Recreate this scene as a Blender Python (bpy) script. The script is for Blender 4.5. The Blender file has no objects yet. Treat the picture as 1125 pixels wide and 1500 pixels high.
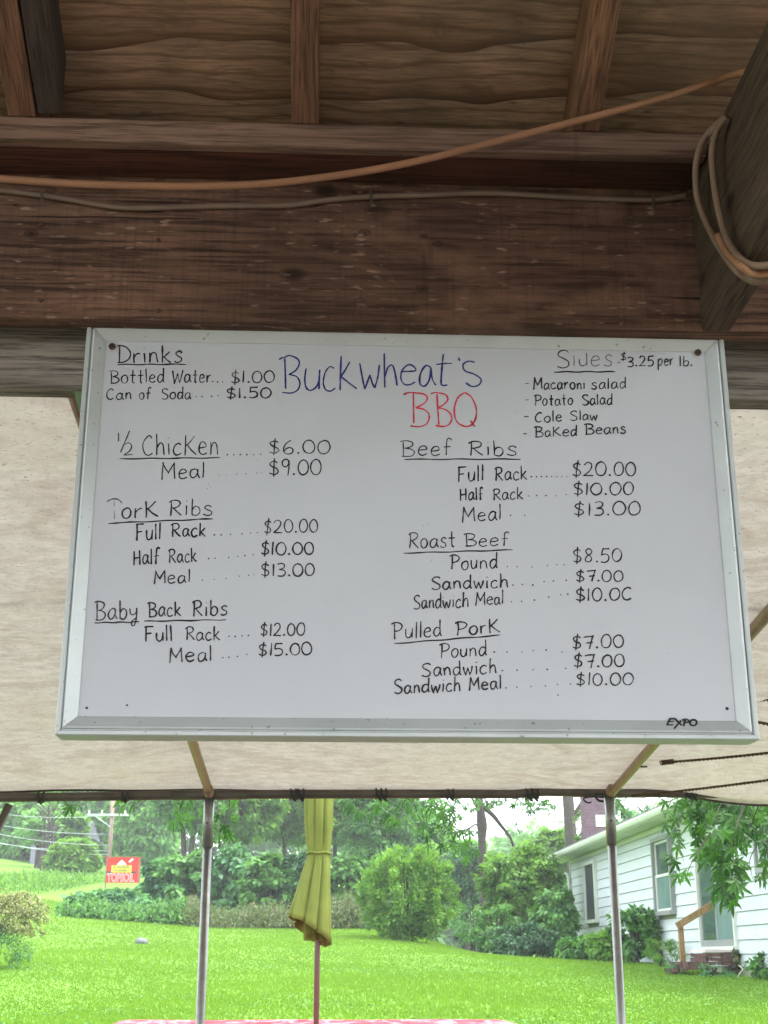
import bpy, math, random
import numpy as np
from mathutils import Vector, Matrix, noise
sc = bpy.context.scene
col = sc.collection
R = math.radians

# ------------------------------------------------------------------ camera
EYE = Vector((0.0, 0.0, 1.6))
YAW, PITCH, FPX = R(2.5), R(18.52), 1940.0
cam_d = bpy.data.cameras.new('camera'); cam = bpy.data.objects.new('camera', cam_d); col.objects.link(cam)
sc.camera = cam
cam.location = EYE
cam.rotation_euler = (math.pi/2 + PITCH, 0, -YAW)
cam_d.sensor_fit = 'VERTICAL'; cam_d.sensor_height = 24.0; cam_d.sensor_width = 18.0
cam_d.lens = FPX/1500*24.0
cam_d.clip_start = 0.02; cam_d.clip_end = 1500
cam_d.dof.use_dof = True; cam_d.dof.focus_distance = 1.85; cam_d.dof.aperture_fstop = 30

# ------------------------------------------------------------------ world: bright overcast
W = bpy.data.worlds.new('World'); sc.world = W; W.use_nodes = True
wn, wl = W.node_tree.nodes, W.node_tree.links
wn.clear()
wo = wn.new('ShaderNodeOutputWorld'); wb = wn.new('ShaderNodeBackground')
sky = wn.new('ShaderNodeTexSky'); sky.sky_type = 'NISHITA'; sky.sun_disc = False
SUN_EL, SUN_ROT = R(62), R(95)
sky.sun_elevation = SUN_EL; sky.sun_rotation = SUN_ROT
sky.air_density = 1.0; sky.dust_density = 3.0; sky.ozone_density = 1.0
mx = wn.new('ShaderNodeMix'); mx.data_type = 'RGBA'; mx.inputs[0].default_value = 0.8
mx.inputs[7].default_value = (8.6, 9.1, 9.6, 1)       # even cloud cover
wl.new(sky.outputs[0], mx.inputs[6]); wl.new(mx.outputs[2], wb.inputs[0]); wl.new(wb.outputs[0], wo.inputs[0])
wb.inputs[1].default_value = 0.12
sd = bpy.data.lights.new('sun', 'SUN'); sd.energy = 1.5; sd.angle = R(25); sd.color = (1.0, .96, .9)
sun = bpy.data.objects.new('sun', sd); col.objects.link(sun)
sdir = Vector((math.sin(SUN_ROT)*math.cos(SUN_EL), math.cos(SUN_ROT)*math.cos(SUN_EL), math.sin(SUN_EL)))
sun.rotation_euler = sdir.to_track_quat('Z', 'Y').to_euler()
sc.view_settings.view_transform = 'Standard'; sc.view_settings.look = 'None'
sc.view_settings.gamma = 1.0; sc.view_settings.use_curve_mapping = False
sc.view_settings.exposure = 2.25

# ------------------------------------------------------------------ where a photo pixel (1125x1500) meets a real plane
_p, _y = PITCH, YAW
FWD = Vector((math.sin(_y)*math.cos(_p), math.cos(_y)*math.cos(_p), math.sin(_p)))
RT = Vector((math.cos(_y), -math.sin(_y), 0)); UP = RT.cross(FWD)
def ray(x, y): return FWD*FPX + RT*(x-562.5) + UP*(750-y)
def PY(x, y, Y): r = ray(x, y); return EYE + r*(Y/r.y)
def PX(x, y, X): r = ray(x, y); return EYE + r*(X/r.x)
def PZ(x, y, Z): r = ray(x, y); return EYE + r*((Z-1.6)/r.z)

# ------------------------------------------------------------------ materials
MATS = {}
class NT:
    def __init__(s, name, rough=.7, spec=.3):
        s.m = bpy.data.materials.new(name); s.m.use_nodes = True
        s.t = s.m.node_tree; s.n = s.t.nodes; s.l = s.t.links
        s.b = s.n['Principled BSDF']; s.out = s.n['Material Output']
        s.b.inputs['Roughness'].default_value = rough
        s.b.inputs['Specular IOR Level'].default_value = spec
        s.tc = s.n.new('ShaderNodeTexCoord')
        MATS[name] = s.m
    pre = 0
    def map(s, scale, src='Object', rot=(0,0,0), vec=None):
        if s.pre and vec is None:
            m0 = s.n.new('ShaderNodeMapping'); m0.inputs['Rotation'].default_value = (s.pre,0,0)
            s.l.new(s.tc.outputs[src], m0.inputs[0]); vec = m0.outputs[0]
        mp = s.n.new('ShaderNodeMapping'); mp.inputs['Scale'].default_value = scale; mp.inputs['Rotation'].default_value = rot
        s.l.new(vec if vec else s.tc.outputs[src], mp.inputs[0]); return mp.outputs[0]
    def noise(s, vec, scale=5, detail=4, rough=.55, dist=0):
        n = s.n.new('ShaderNodeTexNoise'); s.l.new(vec, n.inputs['Vector'])
        n.inputs['Scale'].default_value = scale; n.inputs['Detail'].default_value = detail
        n.inputs['Roughness'].default_value = rough; n.inputs['Distortion'].default_value = dist
        return n.outputs['Fac']
    def ramp(s, fac, stops):
        r = s.n.new('ShaderNodeValToRGB'); s.l.new(fac, r.inputs[0])
        e = r.color_ramp.elements
        while len(e) < len(stops): e.new(.5)
        for k, (p, c) in enumerate(stops):
            e[k].position = p; e[k].color = (*c, 1) if not isinstance(c, (int, float)) else (c, c, c, 1)
        return r.outputs[0]
    def mix(s, fac, a, b, mode='MIX'):
        m = s.n.new('ShaderNodeMix'); m.data_type = 'RGBA'; m.blend_type = mode
        for v, i in ((fac, 0), (a, 6), (b, 7)):
            if hasattr(v, 'links'): s.l.new(v, m.inputs[i])
            elif i == 0: m.inputs[0].default_value = v
            else: m.inputs[i].default_value = (*v, 1)
        return m.outputs[2]
    def math(s, op, a, b=0.0):
        m = s.n.new('ShaderNodeMath'); m.operation = op
        for v, i in ((a, 0), (b, 1)):
            if hasattr(v, 'links'): s.l.new(v, m.inputs[i])
            else: m.inputs[i].default_value = v
        return m.outputs[0]
    def color(s, c):
        if hasattr(c, 'links'): s.l.new(c, s.b.inputs['Base Color'])
        else: s.b.inputs['Base Color'].default_value = (*c, 1)
        return s
    def bump(s, h, strength=.3, dist=.002):
        b = s.n.new('ShaderNodeBump'); b.inputs['Strength'].default_value = strength; b.inputs['Distance'].default_value = dist
        s.l.new(h, b.inputs['Height']); s.l.new(b.outputs[0], s.b.inputs['Normal']); return s
def simple(name, c, rough=.6, spec=.3, metal=0, var=.12, scale=8, bump=0):
    s = NT(name, rough, spec); s.b.inputs['Metallic'].default_value = metal
    n = s.noise(s.map((1,1,1)), scale, 5, .6)
    s.color(s.ramp(n, [(.3, tuple(v*(1-var) for v in c)), (.7, tuple(min(1, v*(1+var)) for v in c))]))
    if bump: s.bump(n, bump)
    return s.m
def wood(name, dark, light, axis='X', rough=.75, fleck=None, streak=None, knots=True, gs=1.0, dist=.5, slope=0, detail=False):
    s = NT(name, rough, .25); s.pre = slope
    sc1 = {'X': (1.2, 16, 16), 'Y': (16, 1.2, 16), 'Z': (16, 16, 1.2)}[axis]
    sc2 = {'X': (3, 70, 70), 'Y': (70, 3, 70), 'Z': (70, 70, 3)}[axis]
    g1 = s.noise(s.map(tuple(v*gs for v in sc1)), 1.6, 6, .62, dist)
    g2 = s.noise(s.map(tuple(v*gs for v in sc2)), 2.2, 4, .7, .3)
    big = s.noise(s.map((1,1,1)), 2.3, 3, .5)
    c = s.ramp(g1, [(.25, dark), (.5, tuple((a+b)/2 for a, b in zip(dark, light))), (.78, light)])
    c = s.mix(s.ramp(g2, [(.38, .85), (.55, 0.)]), c, tuple(v*.4 for v in dark))
    c = s.mix(s.ramp(big, [(.4, .55), (.65, 0.)]), c, tuple(v*.6 for v in dark))
    if knots:
        v = s.n.new('ShaderNodeTexVoronoi'); v.inputs['Scale'].default_value = 1.0
        s.l.new(s.map({'X': (6, 11, 11), 'Y': (11, 6, 11), 'Z': (11, 11, 6)}[axis]), v.inputs['Vector'])
        c = s.mix(s.ramp(v.outputs['Distance'], [(.07, .9), (.15, 0.)]), c, tuple(v_*.25 for v_ in dark))
    if detail:      # saw marks across the face, worn patches, split lines along the grain, small knots with a ring
        wp = s.noise(s.map((1.7,3.5,3.5)), 2.1, 5, .65, .5)
        c = s.mix(s.ramp(wp, [(.52, 0.), (.66, .4)]), c, tuple(min(1,q*1.1) for q in light))
        saw = s.noise(s.map((150,3,7)), 1.2, 3, .5)
        c = s.mix(s.ramp(saw, [(.5, 0.), (.75, .28)]), c, tuple(q*.4 for q in dark))
        cr = s.noise(s.map((2.2,90,70)), 1.0, 2, .5, .2)
        c = s.mix(s.ramp(cr, [(.29, .9), (.33, 0.)]), c, tuple(q*.2 for q in dark))
        v2 = s.n.new('ShaderNodeTexVoronoi'); v2.inputs['Scale'].default_value = 1.0
        s.l.new(s.map((9, 9, 15)), v2.inputs['Vector'])
        c = s.mix(s.ramp(v2.outputs['Distance'], [(.03, .95), (.06, .3), (.085, .75), (.1, 0.)]), c, tuple(q*.3 for q in dark))
    if streak:
        sn = s.noise(s.map({'X': (14, 3, 3), 'Y': (3, 14, 3), 'Z': (3, 3, 14)}[axis]), 1.5, 3, .6)
        c = s.mix(s.ramp(sn, [(.6, 0.), (.72, .7)]), c, streak)
    if fleck:
        fn = s.noise(s.map({'X': (30, 60, 120), 'Y': (60, 30, 120), 'Z': (60, 120, 30)}[axis]), 1.3, 2, .4)
        fm = s.noise(s.map((5, 5, 5)), 1.5, 2, .5)
        k = s.math('MULTIPLY', s.ramp(fn, [(.63, 0.), (.72, 1.)]), s.ramp(fm, [(.4, 0.), (.6, .7)]))
        c = s.mix(k, c, fleck)
    s.color(c); s.bump(g2, .5, .0025)
    return s.m

header_wood = wood('dark_stained_beam', (.07,.036,.022), (.285,.152,.098), 'X', .8, fleck=(.33,.21,.145), streak=(.03,.018,.012), detail=True)
plate_wood = wood('plate_wood', (.15,.085,.055), (.34,.21,.145), 'X', .75, streak=(.06,.035,.02), knots=False)
plank_shade = wood('shaded_red_brown_plank', (.06,.022,.012), (.16,.06,.036), 'X', .85, streak=(.03,.014,.01))  # red-brown, darkened to carry the shade under the top plate
grey_wood = wood('weathered_grey_wood', (.14,.115,.095), (.46,.395,.335), 'X', .85, gs=1.3)
rafter_wood = wood('rafter_wood', (.13,.062,.033), (.38,.19,.105), 'Y', .7, knots=False, gs=2.0, dist=.15, slope=R(26))
rafter_dark = wood('rafter_dark_wood', (.05,.035,.028), (.12,.085,.062), 'Y', .8, knots=False, gs=2.0, dist=.15, slope=R(26))
joist_wood = wood('joist_wood', (.055,.034,.021), (.15,.098,.062), 'Y', .8, gs=1.6, dist=.3)

def ply(name='plywood_underside'):
    s = NT(name, .75, .25)
    base = s.map((1.0, 6.5, 6.5))
    big = s.noise(s.map((3.0, 8.0, 8.0)), 1.5, 4, .55, .6)
    w = s.n.new('ShaderNodeTexWave'); w.wave_type = 'BANDS'; w.wave_profile = 'SAW'; w.bands_direction = 'Y'
    s.l.new(s.map((.95, 2.6, 0.0)), w.inputs['Vector'])
    w.inputs['Scale'].default_value = 1.5; w.inputs['Distortion'].default_value = 5.5
    w.inputs['Detail'].default_value = 2.5; w.inputs['Detail Scale'].default_value = 1.35; w.inputs['Detail Roughness'].default_value = .6
    fine = s.noise(s.map((14, 230, 230)), 1.3, 4, .7)
    c = s.ramp(w.outputs['Fac'], [(.0, (.52,.34,.215)), (.5, (.46,.285,.17)), (.85, (.34,.20,.115)), (.945, (.17,.09,.046)), (.99, (.07,.034,.018)), (1., (.52,.34,.215))])
    c = s.mix(s.ramp(big, [(.35, .6), (.6, 0.)]), c, (.2,.12,.065))
    c = s.mix(s.ramp(fine, [(.38, .55), (.6, 0.)]), c, (.12,.07,.036))
    w2 = s.n.new('ShaderNodeTexWave'); w2.wave_type = 'BANDS'; w2.bands_direction = 'Y'
    s.l.new(s.map((2.1, 9.5, 0.0)), w2.inputs['Vector']); w2.inputs['Scale'].default_value = 1.5; w2.inputs['Distortion'].default_value = 9
    w2.inputs['Detail'].default_value = 3; w2.inputs['Detail Scale'].default_value = .8; w2.inputs['Detail Roughness'].default_value = .6
    c = s.mix(s.ramp(w2.outputs['Fac'], [(.0, .65), (.12, .25), (.3, 0.)]), c, (.13,.075,.04))
    st = s.noise(s.map((9, 34, 34)), 1.6, 5, .65, .8)
    c = s.mix(s.ramp(st, [(.56, 0.), (.68, .6)]), c, (.13,.08,.045))
    v = s.n.new('ShaderNodeTexVoronoi'); v.inputs['Scale'].default_value = 1.0
    s.l.new(s.map((6, 19, 19)), v.inputs['Vector'])
    c = s.mix(s.ramp(v.outputs['Distance'], [(.035, .95), (.075, 0.)]), c, (.04,.025,.015))
    c = s.mix(s.ramp(s.noise(s.map((3, 3, 3)), 1.7, 3), [(.45, 0.), (.65, .45)]), c, (.10,.09,.06))
    s.color(c); s.bump(fine, .4, .0015)
    return s.m
ply_m = ply()

def tarp():
    s = NT('white_tarp', .6, .2)
    n1 = s.noise(s.map((5, 9, 5)), 3, 6, .65)
    n2 = s.noise(s.map((24, 70, 30)), 2.2, 4, .6)
    n3 = s.noise(s.map((.7,.7,.7)), 1.4, 3, .5)
    c = s.ramp(n1, [(.3, (.53,.51,.485)), (.65, (.76,.74,.71))])
    c = s.mix(s.ramp(n3, [(.38, .7), (.6, 0.)]), c, (.66,.65,.575))
    c = s.mix(s.ramp(s.noise(s.map((1.6,2.6,2)), 1.3, 6, .7, 1.6), [(.48, 0.), (.66, .75)]), c, (.50,.435,.39))
    c = s.mix(s.ramp(s.noise(s.map((3.1,5,4)), 2.3, 6, .7, .8), [(.5, 0.), (.7, .45)]), c, (.80,.78,.75))
    c = s.mix(s.ramp(n2, [(.31, .85), (.42, 0.)]), c, (.40,.36,.30))
    c = s.mix(s.ramp(s.noise(s.map((70, 130, 90)), 1., 3, .5), [(.27, .9), (.34, 0.)]), c, (.2,.17,.14))
    bm = s.n.new('ShaderNodeBump'); bm.inputs['Strength'].default_value = .55; bm.inputs['Distance'].default_value = .05; s.l.new(s.noise(s.map((2.2,1.4,2)), 1.6, 5, .5, 1.5), bm.inputs['Height'])
    d = s.n.new('ShaderNodeBsdfDiffuse'); s.l.new(bm.outputs[0], d.inputs['Normal']); t = s.n.new('ShaderNodeBsdfTranslucent'); m = s.n.new('ShaderNodeMixShader')
    s.l.new(c, d.inputs[0]); s.l.new(s.mix(1., c, (.95,.87,.80), 'MULTIPLY'), t.inputs[0]); m.inputs[0].default_value = .10
    s.l.new(d.outputs[0], m.inputs[1]); s.l.new(t.outputs[0], m.inputs[2]); s.l.new(m.outputs[0], s.out.inputs[0])
    return s.m
tarp_m = tarp()

def foliage(name, dark, light, trans=.35, rough=.5, spec=.35):
    s = NT(name, rough, spec)
    a = s.n.new('ShaderNodeAttribute'); a.attribute_name = 'tone'
    c = s.ramp(a.outputs['Fac'], [(0., dark), (1., light)])
    s.color(c)
    t = s.n.new('ShaderNodeBsdfTranslucent'); m = s.n.new('ShaderNodeMixShader'); m.inputs[0].default_value = trans
    s.l.new(s.mix(1., c, (1.35, 1.3, .7), 'MULTIPLY'), t.inputs[0])
    s.l.new(s.b.outputs[0], m.inputs[1]); s.l.new(t.outputs[0], m.inputs[2]); s.l.new(m.outputs[0], s.out.inputs[0])
    return s.m
leaf_mid = foliage('leaf_mid_green', (.03,.11,.022), (.12,.29,.06))
leaf_dark = foliage('leaf_dark_green', (.015,.06,.025), (.05,.14,.05), .25)
leaf_bright = foliage('leaf_bright_green', (.045,.14,.015), (.17,.34,.05), .4)
leaf_blue = foliage('leaf_blue_green', (.02,.095,.038), (.12,.30,.10), .33)
leaf_pink = foliage('leaf_cream_pink', (.10,.15,.045), (.42,.42,.21), .3)
leaf_weed = foliage('leaf_dry_weed', (.06,.10,.035), (.15,.16,.06), .3)
leaf_maple = foliage('maple_leaf_green', (.010,.045,.008), (.06,.17,.02), .3)
grass_m = foliage('grass_blade_green', (.08,.165,.018), (.165,.295,.032), .4, .7, .15)
bark = simple('bark', (.075,.064,.056), .9, .15, 0, .35, 14, .6)
bark_dark = simple('bark_dark', (.055,.045,.042), .9, .1, 0, .35, 10, .6)

def lawn():
    s = NT('lawn_soil_and_turf', .95, .1)
    a = s.noise(s.map((1,1,1)), .35, 5, .6); b = s.noise(s.map((1,1,1)), 7., 5, .7); e = s.noise(s.map((1,1,1)), 1.6, 3, .6)
    c = s.ramp(a, [(.3, (.10,.205,.025)), (.6, (.13,.255,.032)), (.8, (.165,.265,.045))])
    c = s.mix(s.ramp(b, [(.35, .55), (.6, 0.)]), c, (.07,.15,.025))
    c = s.mix(s.ramp(e, [(.62, 0.), (.78, .35)]), c, (.24,.24,.10))
    s.color(c); s.bump(b, .5, .03)
    return s.m
lawn_m = lawn()

board_m = NT('whiteboard_surface', .32, .45)
n = board_m.noise(board_m.map((1,1,1)), 3, 4, .5); sm = board_m.noise(board_m.map((9,9,14)), 1.6, 4, .6)
c = board_m.ramp(n, [(.3, (.475,.483,.505)), (.7, (.52,.528,.548))])
c = board_m.mix(board_m.ramp(sm, [(.5, 0.), (.75, .22)]), c, (.44,.445,.48))
board_m.l.new(board_m.ramp(sm, [(.35, .28), (.7, .40)]), board_m.b.inputs['Roughness']); board_m.color(c); board_m = board_m.m
frame_m = NT('satin_aluminium', .42, .5)
frame_m.b.inputs['Metallic'].default_value = .3
n = frame_m.noise(frame_m.map((3,3,3)), 4, 4, .6)
c = frame_m.ramp(n, [(.3, (.46,.485,.475)), (.7, (.53,.555,.54))])
c = frame_m.mix(frame_m.ramp(frame_m.noise(frame_m.map((60,60,60)), 2.2, 2, .5), [(.27, .8), (.31, 0.)]), c, (.2,.2,.19))
frame_m.color(c); frame_m = frame_m.m
ink_black = simple('black_marker_ink', (.018,.018,.022), .5, .3, 0, .3, 60)
ink_faded = simple('faded_marker_ink', (.16,.16,.175), .5, .3, 0, .5, 90)
ink_blue = simple('blue_marker_ink', (.02,.035,.17), .5, .3, 0, .4, 60)
ink_red = simple('red_marker_ink', (.55,.03,.05), .5, .3, 0, .3, 60)
logo_black = simple('logo_black', (.01,.01,.012), .4, .4)
screw_m = simple('rusty_screw', (.10,.055,.045), .5, .4, .5, .4, 200)
cord_orange = simple('orange_cord', (.30,.145,.075), .55, .35, 0, .15, 12)
cord_dirty = simple('dusty_orange_cord', (.20,.13,.085), .6, .3, 0, .25, 9)
cable_grey = simple('grey_cable', (.17,.115,.08), .6, .3, 0, .2, 14)
galv = simple('galvanised_steel', (.22,.22,.21), .38, .5, .75, .16, 18)
galv_d = simple('grimy_galvanised_pipe', (.10,.085,.07), .5, .4, .5, .35, 9)
galv_rust = simple('rust_tinted_pipe', (.30,.195,.17), .45, .4, .55, .25, 9)
black_plastic = simple('black_plastic', (.02,.02,.02), .5, .4)
rope_m = simple('dark_twisted_rope', (.10,.07,.045), .85, .1, 0, .4, 120, .4)
hem_m = simple('dark_tarp_hem', (.07,.055,.045), .7, .2, 0, .4, 14)
green_strap = simple('green_strap', (.14,.20,.10), .7, .2, 0, .2, 30)
umb_m = NT('olive_green_fabric', .85, .15)
n = umb_m.noise(umb_m.map((3,3,3)), 2, 4, .5); f = umb_m.noise(umb_m.map((200,200,200)), 2, 2, .5)
umb_m.color(umb_m.ramp(n, [(.3, (.10,.125,.027)), (.7, (.145,.17,.036))])); umb_m.bump(f, .2, .001); umb_m = umb_m.m
umb_pole = simple('maroon_pole', (.09,.05,.045), .45, .4, 0, .1)
cloth_red = NT('red_plaid_vinyl', .8, .08)
n = cloth_red.noise(cloth_red.map((6, 2, 2)), 1.5, 3, .5, .5)
cloth_red.color(cloth_red.ramp(n, [(.38, (.30,.03,.04)), (.5, (.36,.07,.09)), (.56, (.42,.20,.22)), (.66, (.32,.04,.05))])); cloth_red = cloth_red.m
table_wood = wood('table_wood', (.14,.09,.05), (.3,.2,.12), 'X')
siding_m = NT('white_painted_siding', .6, .3)
_n = siding_m.noise(siding_m.map((1,.5,3)), 1.2, 5, .65); _d = siding_m.noise(siding_m.map((1,9,1.2)), 1.4, 4, .6)
_c = siding_m.ramp(_n, [(.3, (.40,.45,.455)), (.7, (.475,.52,.53))]); _c = siding_m.mix(siding_m.ramp(_d, [(.56,0.),(.72,.35)]), _c, (.30,.33,.29)); siding_m.color(_c); siding_m = siding_m.m
trim_m = simple('white_trim', (.50,.53,.47), .5, .3, 0, .05, 3)
soffit_m = simple('cream_green_soffit', (.50,.55,.40), .6, .3, 0, .08, 2)
soffit_dark = simple('soffit_groove', (.22,.24,.16), .8, .1)
frame_grey = simple('grey_window_frame', (.20,.21,.20), .5, .3, 0, .08, 3)
roof_m = simple('grey_shingle', (.16,.15,.15), .9, .1, 0, .25, 6, .5)
screen_m = simple('dark_window_screen', (.025,.033,.037), .5, .3, 0, .2, 3)
glass_m = NT('window_glass', .06, .6); glass_m.color(glass_m.ramp(glass_m.noise(glass_m.map((1,1,1)), 1.5, 2), [(.3, (.03,.05,.05)), (.7, (.07,.11,.10))])); glass_m = glass_m.m
curtain_m = simple('pale_curtain_glass', (.13,.20,.195), .15, .5, 0, .15, 2)
brick_m = simple('old_red_brick', (.095,.055,.047), .9, .1, 0, .35, 9, .4)
block_m = simple('mauve_chimney_block', (.13,.09,.105), .85, .1, 0, .2, 5, .3)
mortar_m = simple('pale_mortar', (.26,.23,.23), .9, .1)
rail_wood = wood('new_lumber', (.26,.16,.065), (.37,.24,.11), 'Z', .7, knots=False)
plank_m = simple('old_plank', (.09,.065,.05), .9, .1, 0, .3, 8)
sign_red = simple('sign_red', (.50,.02,.012), .5, .3, 0, .05)
sign_yellow = simple('sign_yellow', (.5,.46,.05), .5, .3, 0, .05)
sign_pink = simple('sign_pink', (.5,.12,.14), .5, .3, 0, .05)
sign_white = simple('sign_white', (.55,.52,.5), .5, .3, 0, .05)
sign_dark = simple('sign_dark', (.04,.05,.04), .5, .3)
pole_wood = simple('pale_pole_wood', (.24,.17,.15), .9, .1, 0, .2, 4)
wire_m = simple('pale_wire', (.36,.4,.4), .5, .4)
stone_m = simple('grey_stone', (.14,.15,.15), .9, .2, 0, .25, 6, .5)
far_leaf = foliage('leaf_far_green', (.07,.20,.05), (.20,.42,.10), .4)
barn_m = simple('pale_barn_wall', (.20,.19,.24), .8, .2, 0, .12, 1)
barn_roof = simple('grey_barn_roof', (.25,.25,.27), .7, .2, 0, .15, 1)
post_m = wood('post_wood', (.13,.1,.07), (.28,.22,.16), 'Z')

# ------------------------------------------------------------------ object helpers
def tag(o, label=None, cat=None, group=None, kind=None):
    if label: o['label'] = label
    if cat: o['category'] = cat
    if group: o['group'] = group
    if kind: o['kind'] = kind
    return o
def empty(name, loc, label=None, cat=None, group=None):
    o = bpy.data.objects.new(name, None); col.objects.link(o); o.location = loc; o.empty_display_size = .1
    return tag(o, label, cat, group)
def root_loc(p):
    v = Vector((0,0,0))
    while p is not None: v += p.location; p = p.parent
    return v
class MB:
    def __init__(s): s.v = []; s.f = []
    def add(s, vs, fs):
        o = len(s.v); s.v += [tuple(v) for v in vs]; s.f += [tuple(i+o for i in f) for f in fs]; return s
    def box(s, x0, x1, y0, y1, z0, z1):
        vs = [(x,y,z) for z in (z0,z1) for y in (y0,y1) for x in (x0,x1)]
        return s.add(vs, [(0,2,3,1),(4,5,7,6),(0,1,5,4),(2,6,7,3),(0,4,6,2),(1,3,7,5)])
    def bar(s, a, b, w, h, upv=(0,0,1)):      # a rectangular bar from a to b: w across, h along upv
        a, b = Vector(a), Vector(b); d = (b-a).normalized(); u = Vector(upv)
        sx = d.cross(u).normalized(); u = sx.cross(d).normalized()
        vs = [p + sx*(i*w/2) + u*(j*h/2) for p in (a, b) for i, j in ((-1,-1),(1,-1),(1,1),(-1,1))]
        return s.add(vs, [(0,1,2,3),(7,6,5,4),(0,4,5,1),(1,5,6,2),(2,6,7,3),(3,7,4,0)])
    def tube(s, pts, r, n=10, caps=True, taper=None):
        pts = [Vector(p) for p in pts]; N = len(pts); o = len(s.v)
        up = Vector((0,0,1)); t0 = (pts[1]-pts[0]).normalized()
        if abs(t0.z) > .9: up = Vector((1,0,0))
        for k, p in enumerate(pts):
            t = (pts[min(k+1, N-1)] - pts[max(k-1, 0)]).normalized()
            a = t.cross(up)
            if a.length < 1e-4: a = t.cross(Vector((0,1,0)))
            a.normalize(); b = a.cross(t).normalized(); up = b
            rr = r if taper is None else taper[k]
            for q in range(n):
                an = 2*math.pi*q/n; s.v.append(tuple(p + a*(rr*math.cos(an)) + b*(rr*math.sin(an))))
        for k in range(N-1):
            for q in range(n):
                q2 = (q+1) % n
                s.f.append((o+k*n+q, o+k*n+q2, o+(k+1)*n+q2, o+(k+1)*n+q))
        if caps:
            s.f.append(tuple(o+q for q in range(n-1,-1,-1))); s.f.append(tuple(o+(N-1)*n+q for q in range(n)))
        return s
    def build(s, name, m, parent=None, smooth=False, bevel=0, **kw):
        L = root_loc(parent)
        me = bpy.data.meshes.new(name)
        vs = [(v[0]-L.x, v[1]-L.y, v[2]-L.z) for v in s.v]
        me.from_pydata(vs, [], s.f); me.materials.append(m)
        if smooth: me.polygons.foreach_set('use_smooth', [True]*len(me.polygons))
        me.update()
        o = bpy.data.objects.new(name, me); col.objects.link(o)
        if parent: o.parent = parent
        if bevel:
            b = o.modifiers.new('bevel', 'BEVEL'); b.width = bevel; b.segments = 2; b.limit_method = 'ANGLE'
        return tag(o, **kw)
def catmull(pts, step=6, closed=False):
    P = [Vector(p) for p in pts]; out = []
    if len(P) == 2: return [P[0].lerp(P[1], k/step) for k in range(step+1)]
    for i in range(len(P)-1):
        p0 = P[max(i-1,0)]; p1 = P[i]; p2 = P[i+1]; p3 = P[min(i+2, len(P)-1)]
        if (p2-p1).length < 1e-7: continue
        for k in range(step):
            t = k/step
            out.append(.5*((2*p1)+(p2-p0)*t+(2*p0-5*p1+4*p2-p3)*t*t+(3*p1-p0-3*p2+p3)*t*t*t))
    out.append(P[-1]); return out

# leaf clouds ---------------------------------------------------------------
LEAF = {  # small outlines (x along the leaf, y across)
 'oval': ([(0,0),(.35,.24),(.75,.2),(1,0),(.75,-.2),(.35,-.24)], .06),
 'long': ([(0,0),(.3,.13),(1,0),(.3,-.13)], .04),
 'round': ([(0,0),(.25,.36),(.7,.34),(1,0),(.7,-.34),(.25,-.36)], .1),
}
def leaf_mesh(name, P, D, N, S, T, m, parent=None, shape='oval', **kw):
    """one leaf of size S at every point P, its length along D, its face towards N, colour tone T"""
    out, cup = LEAF[shape]; k = len(out); n = len(P)
    D = D/np.linalg.norm(D, axis=1, keepdims=True)
    B = np.cross(N, D); B /= (np.linalg.norm(B, axis=1, keepdims=True)+1e-9); N2 = np.cross(D, B)
    V = np.empty((n, k, 3))
    for j, (x, y) in enumerate(out):
        V[:, j] = P + D*(S*x)[:, None] + B*(S*y)[:, None] + N2*(S*(cup*abs(y)*4 - .25*x*x))[:, None]
    L = root_loc(parent); V -= np.array([L.x, L.y, L.z])
    me = bpy.data.meshes.new(name); me.vertices.add(n*k); me.vertices.foreach_set('co', V.ravel())
    me.loops.add(n*k); me.loops.foreach_set('vertex_index', np.arange(n*k, dtype=np.int32))
    me.polygons.add(n); me.polygons.foreach_set('loop_start', np.arange(0, n*k, k, dtype=np.int32))
    me.polygons.foreach_set('loop_total', np.full(n, k, dtype=np.int32))
    me.update(calc_edges=True)
    at = me.attributes.new('tone', 'FLOAT', 'POINT'); at.data.foreach_set('value', np.repeat(T, k).astype(np.float32))
    me.materials.append(m)
    o = bpy.data.objects.new(name, me); col.objects.link(o)
    if parent: o.parent = parent
    return tag(o, **kw)
def clumps(rng, c, rad, n, floor=.0, lump=.35):
    """clump centres filling the outer part of an ellipsoid"""
    u = rng.normal(size=(n*3, 3)); u /= np.linalg.norm(u, axis=1, keepdims=True)
    u = u[u[:, 2] > floor-1][:n]
    r = rng.uniform(.35, 1.0, (len(u), 1))**.6
    pc = np.array(c) + u*r*np.array(rad)
    return pc, u
def crown(rng, c, rad, ncl, per, leaf, m, parent, name='crown', shape='oval', csize=.3, flat=.6, droop=.3, tone=(.15,.85), **kw):
    pc, u = clumps(rng, c, rad, ncl)
    n = len(pc)*per
    cs = csize*rng.uniform(.55, 1.3, (len(pc), 1))*np.mean(rad)
    off = rng.normal(size=(len(pc), per, 3)); off /= np.linalg.norm(off, axis=2, keepdims=True)
    off *= rng.uniform(.2, 1, (len(pc), per, 1))**.5
    off[:, :, 2] *= flat
    P = (pc[:, None, :] + off*cs[:, :, None]).reshape(n, 3)
    out = off.reshape(n, 3)*.8 + np.repeat(u, per, 0)*.6
    D = out + rng.normal(size=(n, 3))*.5; D[:, 2] -= droop
    N = out*.5 + np.array([0,0,.9]) + rng.normal(size=(n, 3))*.45
    S = leaf*rng.uniform(.6, 1.25, n)
    tc = np.repeat(rng.uniform(*tone, len(pc)), per)
    T = np.clip(tc + rng.normal(size=n)*.16, 0, 1)
    return leaf_mesh(name, P, D, N, S, T, m, parent, shape, **kw)
def sstep(a, b, x):
    t = np.clip((x-a)/(b-a), 0, 1); return t*t*(3-2*t)
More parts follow.
